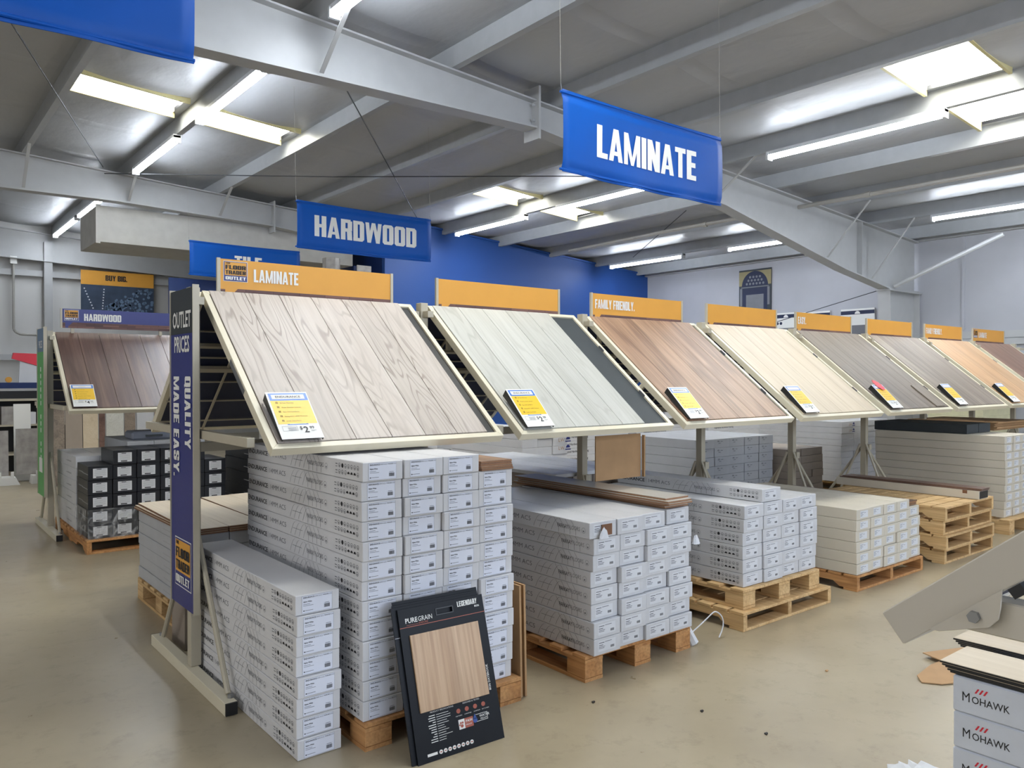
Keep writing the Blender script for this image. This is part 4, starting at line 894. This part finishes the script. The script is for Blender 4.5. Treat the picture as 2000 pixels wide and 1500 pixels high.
# ------------------------------------------------------------------ back side of the laminate row
pallet('block', (1.46, 5.06, 0), .9, 1.08, 'pallet behind the end frame under grey green cartons', 'pine', H=.15)
stack('b1', 1.47, 4.9, .152, [6, 6, 6, 6], .225, .0815, 1.25, None, 'k', 'cartong', 'pale cartons behind the end frame', 'pallet behind the end frame', adj='pale grey')
for c in range(4): plank_bundle((1.46 + c * .226, 4.88, .643), 3, .22, 1.3, .012, WD[3], 'pale laminate plank, %s, ' + colname(c, 4) + ' pile behind the end frame', grp='pale planks on the pallet behind the end frame', core='brownin', spread=.006)
t = thing('upright_carton', 'tall flat brown carton with a round sticker standing inside the end frame', 'box', (1.385, 4.77, .002)); part('body', MB().box(0, .045, 0, .25, 0, .78), 'kraftg', t, .003)
g = MB(); disc(g, (-.001, .17, .66), (0, -1, 0), (0, 0, 1), 0, 0, .055, 20); obj('round_sticker', g.flatmesh('round_sticker', 'white'), t)
pallet('block', (3.97, 4.5, 0), .9, 1.3, 'pallet behind the white oak tray stack', 'pine', H=.15)
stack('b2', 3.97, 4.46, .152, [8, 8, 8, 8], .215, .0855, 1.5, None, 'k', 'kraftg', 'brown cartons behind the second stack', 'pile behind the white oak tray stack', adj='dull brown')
g = MB(); disc(g, (0, 0, 0), (0, -1, 0), (0, 0, 1), 0, 0, .06, 20); o = obj('x', None)
bpy.data.objects.remove(o)
t = solo('round_sticker', MB().prism([(0, math.cos(a) * .1, math.sin(a) * .05) for a in [2 * PI * i / 20 for i in range(20)]], (.001, 0, 0)), 'white', 'oval white sticker on the brown cartons behind the tallest stack', 'sticker', (3.965, 5.25, .77))
stack('b2t', 3.95, 4.4, .838, [1, 1, 1, 1], .22, .03, 1.6, None, None, 'cartonw', 'wrapped flat packs behind the second stack', 'the layer on the brown cartons', adj='shiny white', noun='flat pack')
pallet('block', (5.25, 6.3, 0), .7, 1.2, 'pallet under the white boxes with a round emblem', 'pine', H=.15)
stack('b3', 5.2, 6.3, .152, [10, 10, 10], .21, .088, 1.3, None, None, 'carton', 'white cartons with LW letters', 'emblem stack behind the brown cardboard sheet', adj='white')
def lw(x, y, z, label, s=1, ax='y'):
    t = thing('carton_emblem', label, 'logo', (x, y, z)); rx, ry = (1, 0, 0), (0, 0, 1)
    g = MB(); addtext(g, 'LW', .04 * s, (0, 0, 0), rx, ry, 1, 0); obj('letters', g.flatmesh('letters', 'kraft'), t)
    g = MB(); disc(g, (0, 0, 0), rx, ry, .14 * s, .02 * s, .03 * s, 14, 0, PI); r2(g, (0, 0, 0), rx, ry, .1 * s, .18 * s, -.004, .008); obj('emblem', g.flatmesh('emblem', 'dkblue'), t)
for i in range(3): lw(5.68, 6.27, .815 + i * .088, 'gold LW letters and round emblem on the white carton, %s' % rowname(i, 3))
pallet('block', (7.3, 5.55, 0), 1.2, 1.2, 'pallet under the grey labelled stack in the shade', 'pine', H=.15)
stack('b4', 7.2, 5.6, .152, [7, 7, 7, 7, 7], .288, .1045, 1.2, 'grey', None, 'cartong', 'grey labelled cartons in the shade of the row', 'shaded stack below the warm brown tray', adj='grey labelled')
pallet('block', (8.75, 5.4, 0), .75, .9, 'pallet under the dull brown carton columns', 'pine', H=.15)
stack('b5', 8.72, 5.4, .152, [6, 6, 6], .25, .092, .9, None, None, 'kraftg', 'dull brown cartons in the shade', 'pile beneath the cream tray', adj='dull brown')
pallet('block', (10.4, 5.5, 0), 1.2, 1.3, 'pallet under the bright white stack at the back right', 'pine', H=.15)
stack('b6', 10.3, 5.6, .152, [10, 10, 10, 10], .33, .083, 1.3, None, None, 'cartonw', 'shiny white cartons at the back right', 'bright pile behind the cream tray stack', adj='shiny white')
for i in range(2): lw(10.15 + .3, 5.57, .85 + i * .083 - .01, 'LW letters and emblem on the shiny white stack, %s' % rowname(i, 2), .9)

# ------------------------------------------------------------------ hardwood row front stacks
pallet('stringer', (1.455, 7.9, 0), 1.3, 1.6, 'pallet of light orange wood under the black cartons', 'pineo', H=.125)
KW, KH = .204, .1325
stack('k', 1.475, 7.95, .127, [5, 6, 6, 6, 6, 5], KW + .0, KH, .5, 'black', 'k', 'cartonk', 'black cartons of the hardwood row', 'hardwood row stack', labmat='labelo', adj='black', jit=.004)
stack('kblock', 2.86, 7.3, .127, [6, 6, 6], .21, .13, 1.1, None, 'k', 'cartonk', 'plain black cartons deeper in the hardwood row', 'dark pile right of the labelled black stack', adj='plain black')
pallet('stringer', (2.85, 7.25, 0), .7, 1.2, 'pallet under the dark pile right of the labelled black stack', 'pineo', H=.125)
stack('kw', 1.475, 8.5, .127, [6, 6], .21, .118, 1.0, None, 'k', 'cartonw', 'pale wrapped cartons behind the black ones', 'pile behind the black cartons', adj='pale wrapped')
solo('stretch_film', MB().prism([(0, 0, 0), (.42, 0, 0), (.42, .0, .27), (-.0, 0, .27)], (0, .001, 0)).prism([(-.012, 0, 0), (-.012, .55, 0), (-.015, .55, .27), (-.012, 0, .27)], (.001, 0, 0)), 'film', 'clear stretch film around the two lowest layers of black cartons', 'plastic film', (1.468, 7.93, .128))
solo('slip_sheet', MB().box(0, 1.35, 0, 1.5, 0, .012), 'cartong', 'grey sheet covering the stacks behind the black cartons', 'sheet', (1.85, 8.5, .935)) if False else None
stack('kg', 1.93, 8.5, .127, [7, 7, 7], .25, .118, 1.0, None, None, 'cartong', 'grey cartons behind the black ones', 'grey pile behind the black cartons', adj='grey')
def wide_proto():
    t = thing('wide_carton', 'x', 'box'); part('body', MB().box(0, 1.48, 0, .9, .0005, .0985), 'carton', t, .003)
    g = MB(); addtext(g, 'Engineered Hardwood Flooring', .032, (.15, -.001, .04), (1, 0, 0), (0, 0, 1), .9, .015); obj('side_print', g.flatmesh('side_print', 'ink'), t)
    return t
wp = None
for q, (x, n_) in enumerate(((3.75, 9), (5.4, 8), (7.05, 9), (8.7, 8), (10.4, 9), (12.1, 9))):
    pallet('stringer', (x + .05, 7.95, 0), 1.35, 1.0, 'pallet under the %s pile of wide cartons in the hardwood row' % ORD[q + 1], 'pine', H=.12)
    for r_ in range(n_):
        if wp is None: wp = wide_proto(); o = wp
        else: o = copytree(wp)
        o.location = (x + random.uniform(-.02, .02), 7.9 + random.uniform(-.01, .01), .122 + r_ * .1); o['group'] = 'wide white cartons in the hardwood row'
        o['label'] = 'wide white carton, %s in the %s pile from left of the hardwood row' % (rowname(r_, n_), ORD[q + 1])
t = thing('tool_case', 'grey plastic tool case lying on the grey cartons in the hardwood row', 'case', (2.0, 8.62, .955)); part('case_body', MB().box(0, .42, 0, .3, 0, .09), plain('case_grey', srgb(112, 118, 132), .4), t, .02); part('handle', MB().box(.13, .29, -.02, -.002, .035, .055), 'dkgrey', t)
stack('kw2', 2.35, 7.0, .127, [5], .2, .1, .8, None, None, 'carton', 'x', 'x') if False else None

# ------------------------------------------------------------------ tile area far left
def board(x, w, h, y, mat, label, th=.02, lean=.05):
    solo('sample_board', MB().box(0, w, 0, th, 0, h), mat, label, 'sample board', (x, y, .02), (-lean, 0, 0), group='tall flooring sample boards at the back')
BO = [(1.9, .22, 'tan streaked', WD[5], 1.9), (2.13, .22, 'taupe', 'kraftg', 1.9), (2.36, .2, 'pale cream', WD[3], 1.9), (2.575, .08, 'dark brown', WD[8], 1.9), (2.67, .24, 'off white', WD[1], 1.9), (2.925, .15, 'mid brown', WD[4], 1.9), (3.1, .24, 'grey green', 'cartong', 1.9), (3.36, .22, 'brown', WD[2], 1.9), (3.6, .3, 'grey', 'stone', 1.9)]
for x, w, nm, mt, h in BO: board(x, w, h * .82, 13.0, mt, 'tall %s sample board standing behind the hardwood row' % nm)
solo('sample_stand', MB().box(0, 2.1, 0, .5, 0, .1).box(0, 2.1, .38, .5, .1, .9), 'greig', 'beige stand holding the tall sample boards behind the hardwood row', 'stand', (1.86, 12.85, 0)) if False else None
TI = [(1.02, .5, .67, 'slate grey tile slab at the left edge, low one', 'stone', 13.9), (1.62, .225, 1.18, 'white marbled tile slab rising behind the grey slab', 'white', 14.15), (1.62, .37, .69, 'grey tile slab in front of the white slab', 'stone', 13.93), (1.15, .3, 1.3, 'pale tile slab cut by the left edge', 'white', 14.3), (2.0, .1, .8, 'small white tile beside the grey slab', 'white', 13.98), (2.04, .22, 1.2, 'brown plank board just left of the green sign', 'kraftg', 14.45)]
for x, w, h, lb, mt, y in TI: solo('tile_slab', MB().box(0, w, 0, .03, 0, h), mt, lb, 'tile', (x, y, .125 if y < 14.0 else .005), (-.05, 0, 0), group='tile samples at the far left')
for i, x in enumerate((.98, 1.78)):
    t = thing('tile_rack_base', 'white slotted base holding tiles, %s at the far left' % ('outer one' if i == 0 else 'inner one'), 'rack base', (x, 13.65, 0)); part('trough', MB().prism([(0, 0, 0), (.66, 0, 0), (.6, 0, .12), (.02, 0, .12)], (0, .25, 0)), 'white', t, .004)
    for q in range(4): part('peg', MB().box(.06 + q * .16, .1 + q * .16, 0.0, .03, .121, .2), 'white', t)
t = thing('tile_rack_base', 'white slotted base right of the green sign foot', 'rack base', (2.05, 12.6, 0)); part('trough', MB().box(0, .5, 0, .25, 0, .14), 'white', t, .004)
for q in range(3): part('peg', MB().box(.04 + q * .17, .08 + q * .17, 0, .03, .141, .24), 'white', t)
# far counter with odds and ends
t = thing('display_shelf', 'dark navy shelf unit along the far wall at the left edge', 'shelf', (.2, 16.0, .0)); part('top_board', MB().box(0, 2.6, 0, .5, 1.45, 1.5), 'navy', t); part('shelf_lip', MB().box(0, 2.6, -.02, -.001, 1.4, 1.5), 'navy', t); part('leg', MB().box(0, .05, 0, .5, 0, 1.449).box(2.55, 2.6, 0, .5, 0, 1.449), 'navy', t)
t = thing('storage_cabinet', 'dark open cabinet with pale boxes behind the tile slabs', 'cabinet', (.9, 15.3, 0)); part('carcass', MB().box(0, 1.9, .45, .5, 0, 1.36).box(0, .04, 0, .45, 0, 1.36).box(1.86, 1.9, 0, .45, 0, 1.36), 'black', t)
for zz in (.3, .78, 1.2): part('shelf_board', MB().box(.041, 1.859, .02, .449, zz, zz + .03), 'greig', t)
for q in range(6): solo('tile_carton', MB().box(0, .2, 0, .25, 0, .2 + .05 * (q % 3)), ['labelo', 'kraftg', 'stone'][q % 3], '%s carton on the dark cabinet, %s from left' % (['white', 'taupe', 'mottled grey'][q % 3], ORD[q + 1]), 'box', (1.0 + q * .29, 15.34, .8105), group='cartons in the dark cabinet')
solo('tape_roll', MB().tube((0, 0, .05), (0, .06, .05), .05, 16), 'orange', 'orange tape roll on the far navy shelf', 'tape', (1.78, 16.2, 1.5)); solo('glass_jar', MB().tube((0, 0, 0), (0, 0, .24), .06, 14), 'labelo', 'small clear jar on the far navy shelf', 'jar', (1.4, 16.2, 1.5))
t = thing('draped_stand', 'red cloth draped over a pale stand on the far navy shelf', 'cloth', (1.95, 16.2, 1.5)); part('red_cloth', MB().prism([(-.12, 0, .42), (.5, 0, .22), (.55, 0, .5), (-.1, 0, .52)], (0, .1, 0)), 'red', t); part('pale_cover', MB().prism([(-.02, .02, 0), (.5, .02, 0), (.5, .02, .215), (.0, .02, .375)], (0, .06, 0)), 'labelo', t)
# posters
t = thing('wall_poster', 'BUY BIG poster with an orange top on the far back wall', 'poster', (4.0, 22.28, 3.2), (0, 0, 0))
part('picture', MB().box(0, 1.72, 0, .03, 0, .74), 'slate_dark', t)
part('orange_band', MB().box(0, 1.72, -.002, .03, .741, 1.1), 'orange', t)
g = MB(); pl, tw = blocktext('BUY BIG.', .14, .95); lay(g, pl, (.56, -.004, .86), (1, 0, 0), (0, 0, 1)); obj('lettering', g.flatmesh('lettering', 'ink'), t)
g = MB()
random.seed(3)
for i in range(130):
    a = random.random(); b = random.random()
    disc(g, (0, -.002, 0), (1, 0, 0), (0, 0, 1), .55 + a * 1.15, .02 + b * .68 * min(1, .3 + a), .015 + .03 * random.random(), 7)
obj('pattern', g.flatmesh('pattern', 'slate'), t)
g = MB()
for q in range(2):
    for i in range(8): r2(g, (0, -.0025, 0), (1, 0, 0), (0, 0, 1), .06 + q * .45 + i * (.028 if q == 0 else -.005), .09 + q * .45 + i * (.028 if q == 0 else -.005), .62 - i * .07, .65 - i * .07)
obj('light_dashes', g.flatmesh('light_dashes', 'labelo'), t)
random.seed(11)
solo('blue_wall_board', MB().box(0, 1.4, 0, .04, 0, .8), 'navy', 'dark blue board hanging behind the end of the laminate row', 'board', (4.0, 14.6, 2.55))
# kitchen photo poster on right wall
t = thing('wall_poster', 'tall dark kitchen poster with an arched window on the white right wall', 'poster', (XW - .03, 11.46, 3.1), (0, 0, -PI / 2))
part('picture', MB().box(0, .88, 0, .025, 0, 1.06), 'dkgrey', t)
g = MB(); r2(g, (0, -.001, 0), (1, 0, 0), (0, 0, 1), .0, .88, .68, 1.02); obj('ochre_wall', g.flatmesh('ochre_wall', plain('poster_ochre', srgb(150, 140, 100), .6)), t)
g = MB(); disc(g, (0, -.002, 0), (1, 0, 0), (0, 0, 1), .44, .66, .36, 20, 0, PI); r2(g, (0, -.002, 0), (1, 0, 0), (0, 0, 1), .1, .78, 0, .62); obj('dark_arch', g.flatmesh('dark_arch', 'dknavy'), t)
g = MB()
for r_ in range(3):
    for i in range(6 - r_): disc(g, (0, -.003, 0), (1, 0, 0), (0, 0, 1), .22 + r_ * .045 + i * .09, .72 + r_ * .08, .03, 8)
r2(g, (0, -.003, 0), (1, 0, 0), (0, 0, 1), .06, .82, .63, .65); r2(g, (0, -.003, 0), (1, 0, 0), (0, 0, 1), .03, .09, .2, .62); r2(g, (0, -.003, 0), (1, 0, 0), (0, 0, 1), .78, .84, .2, .62); r2(g, (0, -.003, 0), (1, 0, 0), (0, 0, 1), .2, .68, .06, .46)
obj('window_pattern', g.flatmesh('window_pattern', plain('poster_grey', srgb(120, 122, 128), .6)), t)
for i, y in enumerate((13.3, 12.75, 10.45, 9.8, 8.85)):
    w = (.45, .55, .55, .7, .74)[i]; z1 = (2.9, 2.95, 3.07, 3.05, 3.05)[i]
    t = thing('wall_display_board', 'white display board with a navy top strip on the right wall, %s from the blue wall' % ORD[i + 1], 'display board', (XW - .06, y, z1 - 1.1), (0, 0, -PI / 2), 'display boards on the right wall')
    part('panel', MB().box(0, w, 0, .03, 0, 1.1), 'white', t); part('top_strip', MB().box(.0, w, -.002, .0, .98, 1.06), 'dknavy', t)
    g = MB(); disc(g, (0, -.003, 0), (1, 0, 0), (0, 0, 1), w * .5, .99, .06, 14, 0, PI); obj('white_dome', g.flatmesh('white_dome', 'white'), t)
    g = MB(); r2(g, (0, -.002, 0), (1, 0, 0), (0, 0, 1), .1, w - .03, .3, .75); obj('picture', g.flatmesh('picture', 'ginK'), t)
    g = MB(); r2(g, (0, -.003, 0), (1, 0, 0), (0, 0, 1), .2, w - .1, .35, .5)
    for q in range(2): disc(g, (0, -.003, 0), (1, 0, 0), (0, 0, 1), .06 + q * .09, .86, .035, 10)
    obj('dark_details', g.flatmesh('dark_details', 'dknavy'), t)
solo('wrapped_roll', MB().tube((0, 0, 0), (0, 0, .7), .2, 12), 'chrome', 'shiny grey plastic wrapped roll standing in the alcove under the HARDWOOD banner', 'roll', (7.3, 15.6, 3.25), smooth=False) if False else None
t = solo('alcove_roll', MB().tube((0, 0, 0), (0, 0, 3.9), .17, 12), 'stone', 'shiny grey wrapped roll standing in the alcove under the HARDWOOD banner', 'roll', (6.9, 14.2, 0.002))
solo('marble_sample', MB().box(0, .34, 0, .02, 0, 1.2), 'stone', 'square marbled tile sample showing above the orange laminate sign', 'tile', (7.3, 13.9, 2.67)) if False else solo('marble_sample', MB().box(0, .31, 0, .02, 0, 3.78), 'stone', 'tall marbled tile sample showing above the orange laminate sign', 'tile', (7.3, 13.9, 0.002))
stack('cr', 14.3, 5.3, 0, [9], 1.2, .235, .9, None, None, plain('cream_box', srgb(220, 216, 180), .6), 'cream boxes at the far right', 'the cream pile at the right edge', adj='pale cream', noun='box')

# ------------------------------------------------------------------ leaning sample boards in front
def sample_board(i, loc, rx, rz, label, detailed):
    t = thing('sample_display_board', label, 'sample board', loc, (rx, 0, rz), 'dark sample boards leaning on the tallest stack'); w, h, th = .455, .70, .006
    if detailed:
        # panel with a real hand hole
        hx0, hx1, hz0, hz1 = .195, .28, .645, .669
        g = MB().box(0, hx0, 0, th, 0, h).box(hx1, w, 0, th, 0, h).box(hx0, hx1, 0, th, 0, hz0).box(hx0, hx1, 0, th, hz1, h); part('board', g, 'panelk', t)
        g = MB(); g.box(hx0 - .005, hx1 + .005, -.003, 0, hz0 - .005, hz0).box(hx0 - .005, hx1 + .005, -.003, 0, hz1, hz1 + .005).box(hx0 - .005, hx0, -.003, 0, hz0, hz1).box(hx1, hx1 + .005, -.003, 0, hz0, hz1); part('handle_rim', g, 'black', t)
        part('wood_sample', MB().box(.041, .405, -.009, -.0005, .22, .574), OAKPAN, t, .001)
        rx_, ry_ = (1, 0, 0), (0, 0, 1); Y = -.0008
        g = MB(); addtext(g, 'PURE', .023, (.03, Y, .632), rx_, ry_, .85, .025); pw_ = max(v.co.x for v in fonttext('PURE', .023, None, 1, .025).vertices); addtext(g, 'GRAIN', .023, (.033 + pw_ * .85, Y, .632), rx_, ry_, .78, 0)
        pl, tw = blocktext('LEGENDARY', .026, .78, .07); lay(g, pl, (.31, Y, .66), rx_, ry_); addtext(g, '8036', .01, (.402, Y, .644), rx_, ry_, 1, .02)
        addtext(g, 'DESIGNED & TESTED', .007, (.26, Y, .208), rx_, ry_, 1, 0); addtext(g, 'PRODUCT SPECIFICATIONS', .007, (.09, Y, .208), rx_, ry_, 1, 0)
        random.seed(5)
        for q in range(12):
            zz = .194 - q * .0105; a = random.uniform(.015, .04); r2(g, (0, Y, 0), rx_, ry_, .112 - a, .112, zz, zz + .0035); b = random.uniform(.03, .075); r2(g, (0, Y, 0), rx_, ry_, .118, .118 + b, zz, zz + .002)
        for q in range(8): disc(g, (0, Y, 0), rx_, ry_, .118 + q * .023, .03, .0095, 14)
        r2(g, (0, Y, 0), rx_, ry_, .05, .1, .024, .036)
        for s, a in (('HIGH TRAFFIC', .215), ('COMFORTABLE', .262), ('SOUNDPROOF', .312), ('EASY TO CLEAN', .357)): addtext(g, s, .0045, (a, Y, .158), rx_, ry_, .85)
        r2(g, (0, Y, 0), rx_, ry_, .318, .382, .11, .112); r2(g, (0, Y, 0), rx_, ry_, .318, .382, .142, .144); r2(g, (0, Y, 0), rx_, ry_, .38, .382, .11, .144); addtext(g, 'WATER', .0115, (.338, Y, .127), rx_, ry_, 1, .02); addtext(g, 'PROOF', .008, (.342, Y, .115), rx_, ry_, 1, .01)
        r2(g, (0, Y, 0), rx_, ry_, .225, .257, .098, .142)
        addtext(g, '8036 DAYBROOK', .012, (.41, Y, .36), (0, 0, -1), (1, 0, 0), 1, .01) if False else addtext(g, '8036 DAYBROOK', .0125, (.4, Y, .252), (0, 0, 1), (-1, 0, 0), 1, .012) if False else addtext(g, '8036 DAYBROOK', .0115, (.424, Y, .235), (0, 0, 1), (-1, 0, 0), 1, .012)
        for q in range(7): r2(g, (0, Y * 1.6, 0), rx_, ry_, .112 + q * 0, .112, .0, .0) if False else None
        obj('white_print', g.flatmesh('white_print', 'white'), t)
        g = MB(); r2(g, (0, Y, 0), rx_, ry_, 0, w, .612, .615); addtext(g, 'ENDURE', .009, (.098, Y, .6195), rx_, ry_); r2(g, (0, Y, 0), rx_, ry_, .035, .095, .621, .6225)
        for a in (.225, .27, .315, .36): disc(g, (0, Y, 0), rx_, ry_, a + .008, .182, .011, 10)
        r2(g, (0, Y, 0), rx_, ry_, .257, .302, .098, .142); obj('red_print', g.flatmesh('red_print', 'copper'), t)
        g = MB(); addtext(g, 'PAW', .0125, (.262, Y * 1.8, .122), rx_, ry_, 1, .02); addtext(g, 'PROOF', .007, (.262, Y * 1.8, .108), rx_, ry_); obj('badge_text', g.flatmesh('badge_text', 'white'), t)
        g = MB()
        for a, b, r_ in ((.236, .126, .005), (.246, .126, .005), (.241, .112, .008), (.23, .118, .004)): disc(g, (0, Y * 1.8, 0), rx_, ry_, a, b, r_, 8)
        for q in range(8): r2(g, (0, Y * 1.8, 0), rx_, ry_, .113 + q * .023, .123 + q * .023, .028, .032)
        obj('paw_mark', g.flatmesh('paw_mark', 'copper'), t)
        g = MB(); disc(g, (0, Y * 1.5, 0), rx_, ry_, .313, .12, .012, 14); g.poly([(.302, Y * 1.5, .124), (.324, Y * 1.5, .124), (.313, Y * 1.5, .15)]); obj('drop_mark', g.flatmesh('drop_mark', 'blink'), t)
    else:
        part('board', MB().box(0, w, 0, th, 0, h), 'panelk', t); part('wood_sample', MB().box(.03, .4, -.006, -.0005, .09, .55), OAKPAN, t)
        g = MB(); addtext(g, 'PURE', .023, (.03, -.0008, .606), (1, 0, 0), (0, 0, 1)); r2(g, (0, -.0008, 0), (1, 0, 0), (0, 0, 1), 0, w, .56, .562); obj('white_print', g.flatmesh('white_print', 'labelo'), t)
    return t

for i in range(4):
    o = sample_board(i, (1.721 - (0, .022, .012, .0)[i] , 2.753 + i * .0125, .001), math.radians(-16.8), -.04 + (0, .004, -.01, .0)[i],
        ['front dark sample board with a large oak swatch, leaning on the tallest stack', 'second dark sample board from the front, its edge showing at the left', 'third dark sample board from the front of the leaning set', 'rearmost dark sample board of the leaning set'][i], i == 0)
    o.scale = (.96, 1, .893 + (0, .012, .02, .035)[i])

# ------------------------------------------------------------------ lower right: film wrapped stack
random.seed(21)
MX, MY, MH = 2.41, .97, .104
pallet('block', (MX - .01, MY - 1.22, 0), .85, 1.22, 'pallet under the film wrapped stack at the lower right', 'pine', H=.12)
def mproto():
    t = thing('flooring_carton', 'x', 'box'); part('body', MB().box(0, .21, -1.2, 0, .0005, MH - .0015), 'moh', t, .004)
    rx, ry = (0, -1, 0), (0, 0, 1); X = -.0006; g = MB()
    addtext(g, 'M', .027, (X, -.024, .036), rx, ry, .8, 0); addtext(g, 'OHAWK', .021, (X, -.05, .036), rx, ry, .85, .006)
    obj('brand_print', g.flatmesh('brand_print', 'ink'), t)
    g = MB()
    for i in range(3):
        a = .058 + i * .011
        g.poly([(X, -a, .066), (X, -a - .005, .066), (X, -a - .013, .08), (X, -a - .008, .08)])
    obj('red_mark', g.flatmesh('red_mark', 'red'), t)
    g = MB()
    for i, s_ in enumerate(('Luxury Vinyl Flooring', 'Revetement de sol en vinyle', 'Revestimiento de pisos')): addtext(g, s_, .0055, (X, -.225, .058 - i * .009), rx, ry)
    obj('fine_print', g.flatmesh('fine_print', 'ginK'), t)
    return t
mp = mproto(); nM = 6
for c in range(3):
    for r_ in range(nM):
        o = mp if (c, r_) == (0, 0) else copytree(mp)
        o.location = (MX + c * .215 + random.uniform(-.002, .002), MY + random.uniform(-.003, .003), .121 + r_ * MH)
        o['label'] = 'film wrapped carton, %s, %s column of the lower right stack' % (rowname(r_, nM), colname(c, 3)); o['group'] = 'film wrapped cartons at the lower right'
zt_ = .121 + nM * MH
for i in range(5):
    o = thing('loose_floor_plank', 'pale beige vinyl plank, %s, on the near column of the wrapped stack' % rowname(i, 5), 'plank', (MX + .0 - .012 + .004 * (4 - i) + random.uniform(-.003, .003), MY - 1.2 + .012 - .006 * (4 - i), zt_ + .001 + i * .0065), (0, 0, .0), 'pale planks on the wrapped stack')
    part('core', MB().box(0, .19, 0, 1.22, 0, .0045), 'black', o); part('wear_layer', MB().box(.001, .189, .001, 1.219, .0046, .006), WD[3], o)
for i in range(4):
    o = thing('loose_floor_plank', 'pale beige vinyl plank, %s, on the second column of the wrapped stack' % rowname(i, 4), 'plank', (MX + .25 + .003 * (3 - i), MY - 1.2 + .08 - .006 * (3 - i), zt_ + .001 + i * .0065), (0, 0, .0), 'pale planks on the wrapped stack')
    part('core', MB().box(0, .19, 0, 1.22, 0, .0045), 'black', o); part('wear_layer', MB().box(.001, .189, .001, 1.219, .0046, .006), WD[3], o)
# cardboard scraps on the floor
solo('cardboard_scrap', MB().prism([(0, .08, .002), (.05, .0, .004), (.35, -.14, .002), (.6, -.16, .002), (.62, .12, .01), (.25, .14, .02), (.06, .13, .008)], (0, 0, .005)), 'kraft', 'torn brown cardboard scrap on the floor beside the wrapped stack', 'cardboard', (4.24, 1.78, .0))
solo('cardboard_scrap', MB().prism([(.0, .0, .0), (.4, -.12, .0), (.46, .05, .0), (.08, .2, .0)], (0, 0, .005)), 'kraft', 'second brown cardboard flap behind the torn scrap', 'cardboard', (4.56, 1.83, .022))
# clear wrap blob at the bottom edge
def crumple(name, label, loc, sx, sy, sz, mat, n=14, seed=1, cat='plastic film'):
    rr = random.Random(seed); g = MB(); V = []
    for i in range(n + 1):
        for j in range(n + 1):
            a = i / n * 2 - 1; b = j / n * 2 - 1; r_ = min(1, math.hypot(a, b)); z = max(0, (1 - r_ ** 2)) * sz * (.55 + .6 * rr.random()) + .002
            q = .75 + .25 * rr.random() if r_ > .9 else 1
            g.v.append((a * sx * q, b * sy * q, z))
    for i in range(n):
        for j in range(n):
            a = i * (n + 1) + j
            if math.hypot((i + .5) / n * 2 - 1, (j + .5) / n * 2 - 1) > 1.08: continue
            g.f.append((a, a + n + 1, a + n + 2, a + 1))
    o = obj(name, g.flatmesh(name, mat)); o['label'] = label; o['category'] = cat; o.location = loc
    so = o.modifiers.new('thickness', 'SOLIDIFY'); so.thickness = .001
    return o
crumple('crumpled_film', 'crumpled whitish plastic film on the floor at the bottom edge', (3.22, 1.4, 0), .17, .16, .03, 'labelo', 9, 4)
crumple('crumpled_film', 'small bunched plastic wrap at the right corner of the second pallet', (3.78, 3.0, 0), .05, .045, .07, 'film', 10, 9)
g = MB(); pts = []
for i in range(15):
    t_ = i / 14; pts.append((3.80 + .24 * math.sin(t_ * PI * .72) + .02 * math.sin(t_ * 9), 3.0 - .05 * t_, .07 + .12 * math.sin(t_ * PI) - .06 * t_))
g.path([(a, b, max(.006, c)) for a, b, c in pts], .004, 5); g.tube((3.74, 3.02, .14), (3.79, 2.98, .01), .022, 7, .03)
solo('plastic_strand', g, 'labelo', 'looped strand of clear wrap curling off the second pallet onto the floor', 'plastic film')
crumple('crumpled_film', 'torn plastic tuft sticking out at the right of the second stack', (3.735, 2.925, .62), .03, .02, .05, 'labelo', 8, 5)
crumple('crumpled_film', 'torn plastic bunched in the open top carton of the second stack', (2.96, 2.912, .752), .035, .012, .06, 'labelo', 8, 6)
# debris
for i, (x, y) in enumerate(((3.08, 2.02), (2.72, 2.75), (3.05, 2.35), (4.0, 2.25))):
    solo('floor_debris', MB().prism([(0, 0, .001), (.018, .004, .001), (.02, .012, .001), (.004, .014, .001)], (0, 0, .006)), 'black' if i != 3 else 'kraft', ['small black crumb on the open floor at the lower right', 'dark wood chip on the floor near the leaning boards', 'tiny dark chip on the floor in front of the second pallet', 'pale chip on the floor in front of the long pallet'][i], 'debris', (x, y, 0))
